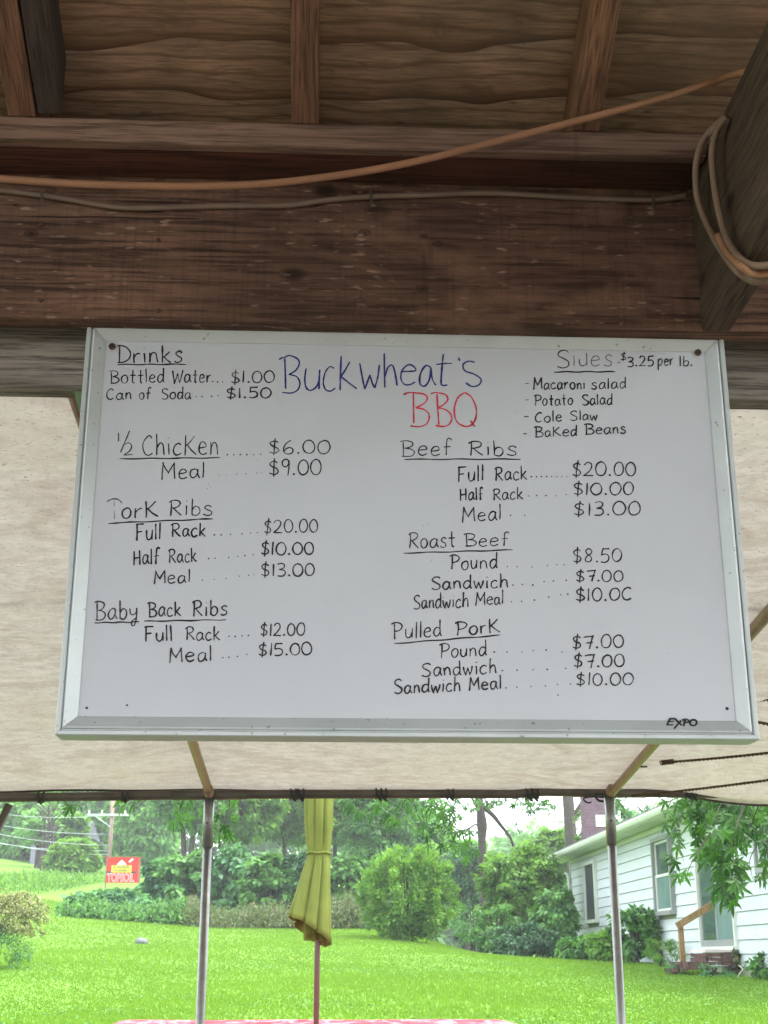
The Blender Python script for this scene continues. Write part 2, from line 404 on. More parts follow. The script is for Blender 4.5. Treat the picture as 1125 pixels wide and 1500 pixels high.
def ground(X, Y):
    X = np.asarray(X, float); Y = np.asarray(Y, float)
    Yc = np.maximum(Y, -4)
    left = .056*np.minimum(Yc, 45) + .075*np.clip(Yc-45, 0, 60)
    right = .056*np.minimum(Yc, 22) + .011*np.clip(Yc-22, 0, 80)
    right = np.where(Yc > 20, np.minimum(.056*Yc, 1.12+.035*(Yc-20)) , .056*Yc); right = np.minimum(right, 1.46+.004*np.clip(Yc-30, 0, 99))
    t = sstep(7.5, 1.0, X) if False else 1-sstep(1.0, 6.0, X)
    g = left*t + right*(1-t)
    g = g + .10*np.log1p(np.exp(np.clip(-(X+4), -20, 20)))*sstep(28, 48, Y)
    g = g + .03*np.sin(X*.9+1)*np.sin(Y*.37)*sstep(5, 20, Y)
    g = g*sstep(-2, 5, Y) if False else g
    return np.where(Y < 3.5, g*sstep(1.5, 8.0, Y)*1.0 + 0*g, g*sstep(1.5, 8.0, Y))
def G(x, y): return float(ground(x, y))

# ================================================================== SETTING: ground
def make_ground():
    xs = np.unique(np.concatenate([np.linspace(-160,-24,18), np.linspace(-24,24,110), np.linspace(24,160,18)]))
    ys = np.unique(np.concatenate([np.linspace(-60,0,10), np.linspace(0,60,140), np.linspace(60,130,40), np.linspace(130,420,12)]))
    X, Y = np.meshgrid(xs, ys)
    Z = ground(X, Y)
    nx, ny = len(xs), len(ys)
    V = np.stack([X, Y, Z], -1).reshape(-1, 3)
    i = np.arange(nx*ny).reshape(ny, nx)
    F = np.stack([i[:-1,:-1], i[:-1,1:], i[1:,1:], i[1:,:-1]], -1).reshape(-1, 4)
    me = bpy.data.meshes.new('ground'); me.from_pydata(V.tolist(), [], F.tolist())
    me.polygons.foreach_set('use_smooth', [True]*len(me.polygons)); me.materials.append(lawn_m)
    tag_o = bpy.data.objects.new('ground', me); col.objects.link(tag_o); tag_o['kind'] = 'structure'
make_ground()
def make_yard():
    xs = np.linspace(-9, 9, 40); ys = np.linspace(-8.9, 7.1, 40); X, Y = np.meshgrid(xs, ys); Z = ground(X, Y)+.012
    X = X + .12*np.sin(Y*3.1)*(np.abs(X) > 8.9); Y = Y + (.10*np.sin(X*2.3)+.06*np.sin(X*7))*(Y > 7)
    V = np.stack([X,Y,Z],-1).reshape(-1,3); i = np.arange(1600).reshape(40,40)
    F = np.stack([i[:-1,:-1], i[:-1,1:], i[1:,1:], i[1:,:-1]], -1).reshape(-1,4)
    m = NT('pale_gravel', .95, .1); a = m.noise(m.map((1,1,1)), 40, 4, .7); b = m.noise(m.map((1,1,1)), 1.1, 4, .6)
    c = m.ramp(a, [(.35,(.12,.105,.092)),(.6,(.19,.168,.148))]); c = m.mix(m.ramp(b, [(.4,.5),(.65,0.)]), c, (.11,.095,.08)); m.color(c); m.bump(a, .6, .01)
    me = bpy.data.meshes.new('gravel_yard'); me.from_pydata(V.tolist(), [], F.tolist()); me.materials.append(m.m)
    o = bpy.data.objects.new('gravel_yard', me); col.objects.link(o); o['kind'] = 'structure'
make_yard()
def make_bounce_lot():  # unseen gravel added behind the camera for neutral bounce light
    xs = np.linspace(-45, 45, 10); ys = np.linspace(-55, -9.1, 8); X, Y = np.meshgrid(xs, ys); Z = ground(X, Y)+.012
    V = np.stack([X,Y,Z],-1).reshape(-1,3); i = np.arange(80).reshape(8,10)
    F = np.stack([i[:-1,:-1], i[:-1,1:], i[1:,1:], i[1:,:-1]], -1).reshape(-1,4)
    me = bpy.data.meshes.new('added_bounce_lot'); me.from_pydata(V.tolist(), [], F.tolist()); me.materials.append(MATS['pale_gravel'])
    o = bpy.data.objects.new('added_bounce_lot', me); col.objects.link(o); o['kind'] = 'structure'
make_bounce_lot()
# ================================================================== SHELTER
sh = empty('wooden_shelter', (0, -.6, 0), 'dark timber shelter roof with plywood, rafters and stained beams above the menu board', 'shelter')
TB, YP, YH = math.tan(R(26)), 1.612, 1.71
zp0, zp1 = 2.683, 2.721
def roofz(y): return zp1 + (YP-y)*TB            # rafter undersides
RX = [-.4405-.0, -.0420, .3605]; step_x = .4045
xs_raf = [-.4405 - .402*k for k in range(6, 0, -1)] + RX + [.3605+.402*k for k in range(1, 7)]
YR = -.7
for x in xs_raf:
    m = MB(); w = .019
    h = .089/math.cos(R(26))
    y0, y1 = 1.93, YR
    vs = []
    ys_ = (1.95, YP+.09, YP, y1)
    for y in ys_:
        zz = max(roofz(y), zp1+.0008) if y > YP-.001 and y < 1.71 else roofz(y)
        if y > 1.71: zz = roofz(y)+.045
        for xx in (x-w, x+w): vs += [(xx, y, max(zz, zp1+.0008) if y <= 1.71 else zp1+.0008), (xx, y, roofz(y)+h)]
    fs = [(0,1,3,2),(12,14,15,13)]
    for k in range(3):
        o_ = 4*k; fs += [(o_,o_+4,o_+5,o_+1),(o_+2,o_+3,o_+7,o_+6),(o_,o_+2,o_+6,o_+4),(o_+1,o_+5,o_+7,o_+3)]
    m.add([v if v[2] < 90 else v for v in vs], fs)
    m.build('rafter', rafter_wood, sh, bevel=.002)
    b = MB(); vs = []
    for y in (YR-.002, -3.3):
        zz = roofz(YR) - (YR-y)*TB
        for xx in (x-w, x+w): vs += [(xx, y, zz), (xx, y, zz+h)]
    b.add(vs, [(0,1,3,2),(4,6,7,5),(0,4,5,1),(2,3,7,6),(0,2,6,4),(1,5,7,3)]); b.build('rafter', rafter_wood, sh)
# second rafter sistered beside the left one
m = MB(); vs = []
for y in (1.612, YR):
    zz = roofz(y)+.004
    for xx in (-.419, -.385): vs += [(xx, y, zz), (xx, y, zz+.094)]
m.add(vs, [(0,1,3,2),(4,6,7,5),(0,4,5,1),(2,3,7,6),(0,2,6,4),(1,5,7,3)])
m.build('rafter', rafter_dark, sh, bevel=.002, label='darker grey rafter doubled against the left one')
# plywood sheets (two slopes)
hh = .089/math.cos(R(26))
def sheet(x0, x1, ya, yb):
    vs = []
    def zz(y): return (roofz(y) if y >= YR else roofz(YR)-(YR-y)*TB) + hh + .001
    for y in (ya, yb):
        for x in (x0, x1): vs += [(x, y, zz(y)), (x, y, zz(y)+.013)]
    m = MB(); m.add(vs, [(0,1,3,2),(4,6,7,5),(0,4,5,1),(2,3,7,6),(0,2,6,4),(1,5,7,3)]); m.build('plywood_sheet', ply_m, sh)
xe = [-2.9, -2.84, -.43, .3595, 2.78, 2.9]
for a, b_ in zip([-2.9, -.443, .362], [-.446, .359, 2.9]):
    for ya, yb in ((1.98, .80), (.797, YR), (YR-.003, -1.9), (-1.903, -3.35)):
        sheet(a, b_, ya, yb)
# top plate, header, joist, lower grey beam
MB().box(-2.8, .533, YP, 1.632, zp0, zp1).build('front_strip', plate_wood, sh, bevel=.003, label='paler front of the top plate, split from its shade-darkened underside')
MB().box(-2.8, .533, 1.633, 1.7095, zp0+.004, zp1).build('top_plate', plank_shade, sh, bevel=.003)  # plate split in two so the underside's shade sits in its colour
MB().box(.576, 2.8, YP, 1.7095, zp0, zp1).build('top_plate', plate_wood, sh, bevel=.003)
MB().box(-2.8, 2.8, YH, 1.745, 2.456, 2.72).build('header_beam', header_wood, sh, bevel=.003)
MB().box(.535, .575, -3.2, YH-.001, 2.4555, 2.70).build('joist', joist_wood, sh, bevel=.002)
MB().box(-2.8, 2.8, 1.79, 1.83, 2.384, 2.70).build('lower_beam', grey_wood, sh, bevel=.004, label='weathered grey beam behind the menu board')
for (nx_, nz_) in ((60,330),(60,440),(232,352),(232,455),(520,345),(528,440),(785,360),(790,450),(1000,330)):
    p = PY(nx_, nz_, YH); MB().tube([(p.x,YH+.002,p.z),(p.x,YH-.0015,p.z)], .0035, 8).build('nail', screw_m, sh)
for x in (-2.75, 2.75):
    for y in (1.66+.25, -3.1):
        MB().box(x-.06, x+.06, y-.06, y+.04, G(x,y)-.2, 2.45).build('post', post_m, sh, bevel=.004)

# ================================================================== MENU BOARD
BX0, BX1, BZ0, BZ1, BY = -.3515, .5745, 1.8715, 2.4665, 1.748
bd = empty('menu_board', ((BX0+BX1)/2, 1.785, BZ0), 'white dry erase menu board in aluminium frame with handwritten barbecue prices', 'whiteboard')
prof = [(0,.036),(0,-.010),(.0012,-.0115),(.0055,-.0115),(.0068,-.0095),(.0072,-.0062),(.0086,-.0062),(.0092,-.0098),(.0115,-.0105),(.021,-.0045),(.0262,-.0014),(.0268,.004)]
def rail(i):
    c = [(BX0,BZ0,1,1),(BX1,BZ0,-1,1),(BX1,BZ1,-1,-1),(BX0,BZ1,1,-1)]
    a, b = c[i], c[(i+1)%4]
    m = MB(); g = .0003
    dx, dz = np.sign(b[0]-a[0])*g, np.sign(b[1]-a[1])*g
    for (u, d) in prof:
        m.v.append((a[0]+a[2]*u+dx, BY+d, a[1]+a[3]*u+dz)); m.v.append((b[0]+b[2]*u-dx, BY+d, b[1]+b[3]*u-dz))
    for k in range(len(prof)-1): m.f.append((2*k, 2*k+1, 2*k+3, 2*k+2))
    m.f.append((2*len(prof)-2, 2*len(prof)-1, 1, 0))
    m.f.append(tuple(range(0, 2*len(prof), 2))); m.f.append(tuple(range(2*len(prof)-1, 0, -2)))
    return m.build('frame_rail', frame_m, bd, label=['bottom aluminium rail with a printed mark','right aluminium rail','top aluminium rail','left aluminium rail'][i])
rails = [rail(i) for i in range(4)]
MB().box(BX0+.02, BX1-.02, BY, BY+.006, BZ0+.02, BZ1-.02).build('writing_surface', board_m, bd)
MB().box(BX0+.003, BX1-.003, BY+.012, BY+.034, BZ0+.003, BZ1-.003).build('backing', simple('board_backing', (.25,.2,.15), .9), bd)
YT = BY-.0005
def bp(x, y): return PY(x, y, YT)
def ribbon(mb, pts, w, rng, yoff=0.0):
    """flat ink stroke on the board through board points"""
    P = [Vector((p.x, YT-.00012*random.random()-yoff, p.z)) for p in pts]
    N = len(P); o = len(mb.v)
    if N < 2: return
    for k, p in enumerate(P):
        t = P[min(k+1,N-1)] - P[max(k-1,0)]; t.y = 0
        if t.length < 1e-9: t = Vector((1,0,0))
        t.normalize(); nrm = Vector((-t.z, 0, t.x))
        ww = w*(.9+.55*noise.noise(Vector((p.x*90, p.z*90, 3)))+.25*noise.noise(Vector((p.x*400, p.z*400, 9))))*.5
        if k in (0, N-1): ww *= .6
        for s_ in (-1, 1):
            q = p + nrm*ww*s_; mb.v.append(tuple(q))
    for k in range(N-1): mb.f.append((o+2*k, o+2*k+1, o+2*k+3, o+2*k+2))
def dot(mb, c, r):
    o = len(mb.v)
    for q in range(8):
        a = 2*math.pi*q/8; mb.v.append((c.x+r*math.cos(a), YT-.0001, c.z+r*math.sin(a)*.95))
    mb.f.append(tuple(range(o, o+8)))
# handwriting: strokes per letter, cap height 1, x height about .6
GL = {
'A':(.7,[[(0,0),(.35,1),(.7,0)],[(.15,.4),(.55,.4)]]),
'B':(.62,[[(-.1,.93),(.02,1),(.3,.99),(.52,.88),(.5,.68),(.3,.55),(.15,.53)],[(.15,.53),(.45,.48),(.62,.28),(.5,.06),(.25,0),(-.02,.02)],[(.06,.97),(.08,.03)]]),
'C':(.6,[[(.56,.84),(.42,.99),(.18,.85),(.02,.5),(.1,.12),(.32,0),(.56,.12)]]),
'D':(.62,[[(-.08,.95),(.1,1),(.4,.9),(.62,.6),(.58,.25),(.3,.03),(-.02,.0)],[(.06,.98),(.08,.02)]]),
'F':(.52,[[(-.05,.95),(.1,1),(.52,1.0)],[(.03,.98),(.05,.5),(.03,-.03)],[(.04,.52),(.4,.55)]]),
'H':(.56,[[(.02,1),(.03,.5),(0,-.02)],[(.48,1.02),(.5,.5),(.5,0)],[(.02,.48),(.5,.52)]]),
'K':(.6,[[(.05,1.0),(.06,.5),(.04,-.03)],[(.52,.95),(.3,.68),(.07,.45)],[(.13,.52),(.35,.25),(.62,.02)]]),
'M':(.75,[[(.0,-.05),(.04,.5),(.08,1),(.08,1),(.22,.62),(.36,.4),(.36,.4),(.52,.7),(.68,1.0),(.68,1.0),(.7,.5),(.73,.0)]]),
'P':(.58,[[(-.1,.92),(.1,1),(.4,.98),(.57,.8),(.48,.58),(.25,.48),(.1,.48)],[(.08,.97),(.1,.5),(.08,-.02)]]),
'Q':(.7,[[(.35,1),(.12,.8),(0,.45),(.1,.1),(.35,0),(.6,.12),(.7,.5),(.58,.85),(.35,1)],[(.48,.18),(.72,-.06)]]),
'R':(.6,[[(-.06,.85),(.1,.98),(.38,.98),(.52,.82),(.45,.62),(.25,.52),(.1,.5)],[(.06,.97),(.07,.5),(.04,-.02)],[(.18,.5),(.38,.25),(.6,0)]]),
'S':(.56,[[(.54,.86),(.38,1),(.12,.92),(.06,.7),(.3,.52),(.52,.35),(.5,.1),(.25,0),(0,.1)]]),
'W':(.85,[[(0,1),(.1,.5),(.2,0),(.2,0),(.32,.4),(.42,.72),(.42,.72),(.52,.35),(.62,.02),(.62,.02),(.74,.5),(.86,1.02)]]),
'a':(.5,[[(.44,.5),(.3,.62),(.1,.52),(.02,.25),(.12,.02),(.3,.08),(.43,.35),(.45,.6)],[(.45,.6),(.43,.25),(.55,.0)]]),
'b':(.48,[[(.04,1.05),(.05,.5),(.05,.02)],[(.05,.35),(.22,.58),(.42,.48),(.46,.22),(.3,.0),(.06,.05)]]),
'c':(.44,[[(.42,.5),(.28,.62),(.08,.48),(.02,.22),(.14,.02),(.32,.02),(.45,.12)]]),
'd':(.5,[[(.44,.5),(.28,.6),(.08,.48),(.02,.2),(.15,.0),(.32,.08),(.44,.3)],[(.46,1.1),(.46,.5),(.46,.12),(.54,.0)]]),
'e':(.48,[[(.04,.33),(.3,.36),(.45,.42),(.36,.6),(.18,.6),(.04,.38),(.06,.12),(.24,0),(.48,.1)]]),
'f':(.42,[[(.44,.95),(.32,1.08),(.2,.95),(.18,.5),(.16,-.03)],[(.02,.52),(.38,.55)]]),
'h':(.48,[[(.04,1.08),(.05,.5),(.04,0)],[(.05,.35),(.22,.6),(.38,.52),(.42,.25),(.45,0)]]),
'i':(.14,[[(.07,.6),(.08,.3),(.07,0)],[(.07,.84),(.08,.88)]]),
'k':(.48,[[(.04,1.05),(.05,.5),(.04,0)],[(.42,.66),(.22,.42),(.06,.3)],[(.12,.34),(.3,.15),(.48,0)]]),
'l':(.12,[[(.06,1.08),(.07,.5),(.06,0)]]),
'n':(.46,[[(.04,.6),(.05,.3),(.05,0)],[(.05,.32),(.2,.58),(.36,.52),(.41,.25),(.44,0)]]),
'm':(.7,[[(.04,.6),(.05,0)],[(.05,.35),(.2,.6),(.32,.4),(.33,0)],[(.33,.35),(.5,.6),(.62,.4),(.66,0)]]),
'o':(.46,[[(.24,.62),(.06,.48),(.02,.22),(.16,0),(.36,.04),(.46,.3),(.38,.56),(.22,.62)]]),
'p':(.46,[[(.04,.6),(.05,.1),(.03,-.4)],[(.05,.38),(.22,.6),(.42,.5),(.42,.2),(.24,.03),(.07,.1)]]),
'r':(.36,[[(.04,.62),(.05,.3),(.05,0)],[(.05,.32),(.18,.55),(.36,.6)]]),
's':(.42,[[(.4,.52),(.25,.64),(.08,.52),(.16,.36),(.36,.24),(.36,.05),(.18,-.02),(.0,.07)]]),
't':(.42,[[(.22,1.0),(.2,.5),(.22,.06),(.34,.0)],[(.0,.58),(.42,.6)]]),
'u':(.46,[[(.02,.6),(.04,.2),(.16,.0),(.34,.1),(.43,.4)],[(.43,.62),(.43,.0)]]),
'w':(.62,[[(0,.6),(.08,.2),(.16,.0),(.16,0),(.26,.3),(.32,.45),(.32,.45),(.38,.2),(.46,0),(.46,0),(.56,.3),(.62,.62)]]),
'y':(.44,[[(.02,.6),(.06,.3),(.2,.2),(.38,.35),(.42,.6)],[(.42,.62),(.4,.1),(.3,-.35),(.12,-.4),(.14,-.15),(.42,.05)]]),
"'":(.12,[[(.02,1.0),(.08,.85)]]),
'$':(.5,[[(.46,.8),(.28,.93),(.06,.8),(.12,.58),(.38,.42),(.46,.2),(.26,.04),(0,.14)],[(.3,1.15),(.24,.5),(.2,-.14)]]),
'0':(.56,[[(.3,1),(.1,.85),(0,.48),(.1,.1),(.32,0),(.52,.18),(.58,.55),(.46,.9),(.26,1)]]),
'1':(.12,[[(.08,1),(.07,.5),(.05,0)]]),
'2':(.52,[[(.04,.8),(.18,.98),(.4,.92),(.46,.68),(.3,.35),(.02,.04),(.02,.04),(.28,.03),(.54,.02)]]),
'3':(.5,[[(.04,.92),(.25,1),(.45,.88),(.4,.65),(.18,.52),(.18,.52),(.42,.45),(.5,.22),(.34,.02),(.02,.03)]]),
'5':(.5,[[(.5,.98),(.28,.97),(.1,.98),(.1,.98),(.06,.75),(.05,.55),(.05,.55),(.3,.6),(.48,.42),(.44,.12),(.22,0),(0,.05)]]),
'6':(.5,[[(.4,1.05),(.2,.85),(.05,.5),(.04,.18),(.2,.0),(.42,.08),(.48,.35),(.32,.48),(.12,.35),(.06,.18)]]),
'7':(.52,[[(.0,.92),(.2,.97),(.54,.98),(.54,.98),(.42,.5),(.32,-.05)],[(.14,.46),(.54,.5)]]),
'8':(.5,[[(.44,.85),(.25,1),(.08,.85),(.14,.62),(.36,.4),(.42,.15),(.24,0),(.06,.12),(.12,.4),(.36,.62),(.44,.85)]]),
'9':(.46,[[(.44,.88),(.25,1),(.06,.85),(.06,.6),(.22,.5),(.4,.64),(.44,.9),(.42,.5),(.34,-.08)]]),
'.':(.14,'dot'), '-':(.4,[[(.02,.36),(.36,.4)]]), ' ':(.3,[]),
'j':(.34,[[(.34,.75),(.33,.2),(.18,0),(.0,.12),(-.02,.4)],[(.34,.42),(.36,.0)]]),
}
rt = random.Random(5)
def write(text, x0, x1, y0, y1, H, m=None, w=2.15, gap=.17, slant=0.0, name='handwriting', label=None):
    """handwriting on the board between photo columns x0..x1; baseline y0..y1; H = capital height in photo px"""
    m = m or ink_black; mb = MB()
    ws = [GL[ch][0]*(1 if ch in '.il1' else rt.uniform(.92,1.08)) for ch in text]
    w = w*rt.uniform(.88,1.14); tot = sum(ws)+gap*(len(text)-1); k = (x1-x0)/tot; cur = 0; wid = w*PX_M
    for ch, cw in zip(text, ws):
        gw = GL[ch][0]; hx = k; dy = rt.uniform(-.035,.035)*H; hs = rt.uniform(.95,1.05); sl = slant+rt.uniform(-.04,.04)
        xx = x0 + cur*k
        def T(p):
            px = xx + p[0]*hx*(cw/gw) + sl*p[1]*H
            f = (px-x0)/(x1-x0); by = y0+(y1-y0)*f
            return bp(px, by+dy-p[1]*H*hs)
        if GL[ch][1] == 'dot': dot(mb, bp(xx+gw*k*.5, y0+(y1-y0)*((xx-x0)/(x1-x0))-1), wid*.8)
        else:
            for st in GL[ch][1]:
                ribbon(mb, catmull([T((p[0]+rt.uniform(-.015,.015), p[1]+rt.uniform(-.015,.015))) for p in st], 6), wid, rt)
        cur += cw+gap
    mb.build(name, m, bd, label=label or ('"%s" in %s marker' % (text, 'blue' if m is ink_blue else 'red' if m is ink_red else 'black')))
PX_M = (BX1-BX0)/980.0
def line(x0, y0, x1, y1, w=2.2, m=None):
    mb = MB(); n = 14
    ribbon(mb, [bp(x0+(x1-x0)*k/n, y0+(y1-y0)*k/n + .5*math.sin(k*1.3+x0)) for k in range(n+1)], w*PX_M, rt); mb.build('underline', m or ink_black, bd)
def dots(pts, m=None, r=1.2):
    mb = MB()
    for x, y in pts: dot(mb, bp(x, y), r*PX_M*rt.uniform(.75,1.15))
    mb.build('dot_leader', m or ink_black, bd)
def strokes(name, ss, ox, oy, k, m, w, label=None, corner=False):
    mb = MB()
    for st in ss: ribbon(mb, catmull([bp(ox+x/k, oy+y/k) for x, y in st], 7), w*PX_M, rt)
    mb.build(name, m, bd, label=label)
# title, traced stroke by stroke
strokes('handwriting', [
 [(48,75),(60,65),(72,66)],[(75,68),(78,140),(80,220)],[(72,64),(100,54),(138,70),(148,95),(130,128),(97,148),(97,148),(135,160),(151,192),(140,225),(108,241),(62,238)],
 [(182,118),(175,170),(182,213),(203,228),(230,213),(245,180),(250,125),(250,125),(248,175),(246,222)],
 [(322,118),(300,110),(277,140),(268,190),(280,224),(305,231),(328,216)],
 [(357,55),(354,140),(352,228)],[(400,85),(378,125),(352,165)],[(358,160),(395,190),(435,220)],
 [(450,92),(462,160),(475,222),(475,222),(490,180),(500,150),(500,150),(512,190),(525,215),(525,215),(540,160),(548,100)],
 [(572,42),(573,130),(575,215)],[(576,160),(590,115),(612,102),(626,140),(637,205)],
 [(657,134),(695,133),(730,128),(715,105),(690,101),(662,128),(655,168),(672,197),(700,199),(728,185)],
 [(803,112),(778,105),(752,148),(751,195),(775,206),(798,172),(805,112),(805,112),(812,170),(830,203)],
 [(867,45),(860,120),(856,190),(868,203),(888,200)],[(832,99),(870,94),(910,93)],
 [(942,65),(950,80)],[(1025,88),(992,82),(966,100),(976,130),(1022,147),(1055,172),(1045,200),(1010,208),(980,190)]],
 395, 505, 3.409, ink_blue, 2.7, 'blue marker title "Buckwheat\'s"')
strokes('handwriting', [
 [(668,250),(690,240),(725,240),(770,247),(787,266),(772,292),(730,315),(730,315),(775,325),(797,355),(785,393),(750,409),(702,405)],[(717,243),(719,320),(720,392)],
 [(805,245),(830,239),(875,248),(890,272),(870,298),(840,315),(840,315),(882,326),(909,357),(900,393),(870,408),(828,403)],[(835,245),(840,320),(845,400)],
 [(975,238),(940,265),(922,320),(930,375),(960,403),(1000,405),(1028,370),(1030,310),(1005,260),(975,238)],[(1003,378),(1025,410)]],
 395, 505, 3.409, ink_red, 2.6, 'red marker title "BBQ"')
# drinks
write('Drinks', 173, 267, 532, 531, 25); line(172,534,273,533.5)
write('Bottled', 162, 240, 561, 560, 18.5); write('Water', 252, 309, 561, 560, 18.5)
dots([(311.5,559),(318.7,559.5),(326,559.5)])
write('$1.00', 339, 401, 561, 560, 17.5)
write('Can', 156, 192, 585.5, 585, 16); write('of', 204, 221, 585, 584, 15.5); write('Soda', 237, 279, 585, 584, 16)
dots([(287.5,581),(296,581),(310,580.5),(319.5,579.5)]); write('$1.50', 332, 396, 583.5, 582.5, 15)
# half chicken
strokes('handwriting', [[(75,45),(76,65),(75,85)],[(128,35),(105,90),(85,138)],[(104,100),(122,92),(137,105),(130,128),(100,150),(100,150),(122,149),(143,147)]], 150, 620, 3.214, ink_black, 1.8, '"1/2" in black marker')
write('ChicKen', 209, 319, 667, 666, 29); line(175,672,322,670.5)
dots([(333,666),(342.5,666),(352,666),(361.6,666),(371.8,666),(382,665.5)]); write('$6.00', 395, 483, 665, 664, 20)
write('Meal', 237, 299, 702, 700.5, 22); dots([(320.5,696),(331.4,696),(346.6,694.5),(360.6,694),(376.5,693),(383.4,692.8)], r=.8)
write('$9.00', 395, 470, 696, 695, 22)
# pork ribs: the stem of the P is half rubbed out
strokes('handwriting', [[(53,31),(80,19),(108,22),(125,40)]], 140, 725, 3.214, ink_black, 1.8, 'top arc of a half rubbed out "P" in black marker')
strokes('handwriting', [[(88,30),(87,55)],[(88,72),(88,114)]], 140, 725, 3.214, ink_faded, 1.3, 'rubbed out stem of the "P"')
write('orK', 178, 231, 760, 757, 24); write('Ribs', 249, 311, 755.5, 754, 22.5); line(158,766.4,311.7,760)
write('Full', 200, 235, 792, 790, 23); write('Rack', 252, 301, 787, 786, 20)
dots([(314,783.5),(324,783.5),(337.6,783),(354.7,782),(367,780.8),(377,780.2)]); write('$20.00', 387, 465, 781, 779.5, 19.5)
write('Half', 196, 233, 828, 825.5, 22); write('Rack', 248, 288, 824, 822.5, 20)
dots([(305.5,818.3),(315,817.7),(335,816.5),(348,815.2),(358.7,814),(371,812.7)]); write('$10.00', 383, 459, 813, 812, 18)
write('Meal', 226, 278, 855.5, 853, 18.5); dots([(296.5,850),(314,848.8),(331,847.3),(350.6,844),(364,842.6),(371.8,842)], r=.9)
write('$13.00', 383, 460, 844.5, 843, 18.5)
# baby back ribs
write('Baby', 140, 201, 908, 905.5, 26); write('Back', 218, 265, 904, 902, 20.5); write('Ribs', 283, 333, 903, 901, 22)
line(138.6,912.2,204,911); line(211,910,331,907.8)
write('Full', 213, 252, 940, 938.5, 22); write('Rack', 273, 322, 938, 937, 19.5)
dots([(335.4,932.2),(344.6,932.4),(354.6,931.6),(363.8,930.8)]); write('$12.00', 382, 446, 931.5, 930.5, 18)
write('Meal', 249, 310, 970, 967.5, 20.5); dots([(326.4,963.4),(335.4,962.8),(347.8,961.6),(361.6,958.6)]); write('$15.00', 379, 456, 960.5, 959, 18)
# sides
write('S', 816, 834, 540, 540, 26, w=2.1, label='"S" in black marker'); write('ijes', 838.5, 896.5, 536.5, 536, 25, m=ink_faded, w=1.9, gap=.22, label='partly rubbed out letters "ides"')
line(811.5,544.8,901.5,544.5)
mb = MB(); ribbon(mb, [bp(904,531), bp(908.5,530.8)], 1.9*PX_M, rt); mb.build('handwriting', ink_black, bd, label='dash in black marker')
write('$', 909.5, 917, 527.5, 527.5, 11.5, w=1.7); write('3.25', 919, 957, 537, 535.5, 14.5, w=2.1); write('per', 963.5, 986, 536, 535, 16, w=1.9); write('lb.', 995.5, 1014, 537, 536, 14.5, w=2.0)
for (x0, x1, y, ws_) in ((769.2,774.5,562,(('Macaroni',782,856.5,570.5,569.5,15.5),('salad',866,916.5,570,569,15))),
                   (769.2,774.5,586,(('Potato',783,838.5,594.5,593,15),('Salad',853,896.5,593.5,592.5,15))),
                   (767.5,774.5,610.5,(('Cole',784,822.5,618.5,617,14.5),('Slaw',835.5,874.8,616,615,13.5))),
                   (766,772,635.5,(('BaKed',784,844.5,640,638,14.5),('Beans',858,916.7,636,634.5,15)))):
    mb = MB(); ribbon(mb, [bp(x0,y), bp((x0+x1)/2,y-.2), bp(x1,y-.3)], 1.8*PX_M, rt); mb.build('handwriting', ink_black, bd, label='short list dash in black marker')
    for a in ws_: write(*a, w=2.2)
# beef ribs
write('Beef', 589, 661, 668, 667, 22); write('Ribs', 688, 757, 668, 667, 21.5); line(593,672.8,762.5,672.5)
write('Full', 671, 708, 705.5, 704, 22); write('Rack', 726, 772, 703.5, 702.5, 19.5)
dots([(778.4+7.42*k, 698.2+.3*math.sin(k*2)) for k in range(8)]); write('$20.00', 839, 931, 697.5, 696.5, 20.5)
write('Half', 674.5, 707.5, 733.8, 732, 17.5); write('Rack', 723, 766, 732.5, 731, 17)
dots([(774,726.5),(786,726),(799.6,726),(814.9,726.3),(829.4,724.6)]); write('$10.00', 841, 927, 725.5, 724, 18)
write('Meal', 677.5, 734, 764, 761.5, 20.5); dots([(748,755),(768.6,755)]); write('$13.00', 841, 937, 755.5, 754, 19.5)
# roast beef
write('Roast', 599, 667, 803, 801, 22); write('Beef', 682, 745, 800.5, 799.5, 18.5); line(591,810.2,751,805.5)
write('Pound', 660, 728, 834.5, 832.5, 21); dots([(743,830),(757.5,830),(779.5,830.6),(802,828.3),(815.5,827.3),(826.5,827.3)])
write('$8.50', 840, 910, 824.3, 823, 20); write('Sandwich', 632, 744, 863.5, 860.5, 18.5)
dots([(751.5,857),(765,856),(780.5,857),(797,852),(810.7,851),(829.3,850)]); write('$7.00', 844, 912, 852, 851, 16)
write('Sandwich', 606, 686, 892.5, 889, 20); write('Meal', 697, 737, 886.5, 885, 18.5)
dots([(749,881.4),(764,880.7),(782.7,879),(803.7,874.7),(821.5,871.3),(831.7,870.3)]); write('$10.0C', 844, 925.5, 881, 879, 18.5, label='"$10.00" in black marker, its last zero left open')
# pulled pork
write('Pulled', 576, 646, 936.5, 932.5, 23); write('PorK', 668, 732, 930.5, 927, 20.5); line(577.3,942.8,733,930.4)
write('Pound', 645, 712, 964, 960, 20.5); dots([(724,955),(742.7,955),(764.5,955),(781,953),(800,952.2),(823.4,955)])
write('$7.00', 838.5, 913, 950.5, 948, 19); write('Sandwich', 618, 727, 991, 986, 20)
dots([(736,982.3),(757.5,981.7),(781,981),(801.6,980.6),(828.6,979.2)]); write('$7.00', 841, 914, 978, 976, 18.5)
write('Sandwich', 578, 674, 1016.5, 1012.5, 19.5); write('Meal', 688, 734, 1010.5, 1009, 18.5)
dots([(741,1007.7),(757,1006.6),(777.7,1005.5),(799,1004.8),(816.5,1002.5),(835.6,1001.8),(817.5,1018.3)]); write('$10.00', 845, 927, 1004.3, 1002.5, 18)
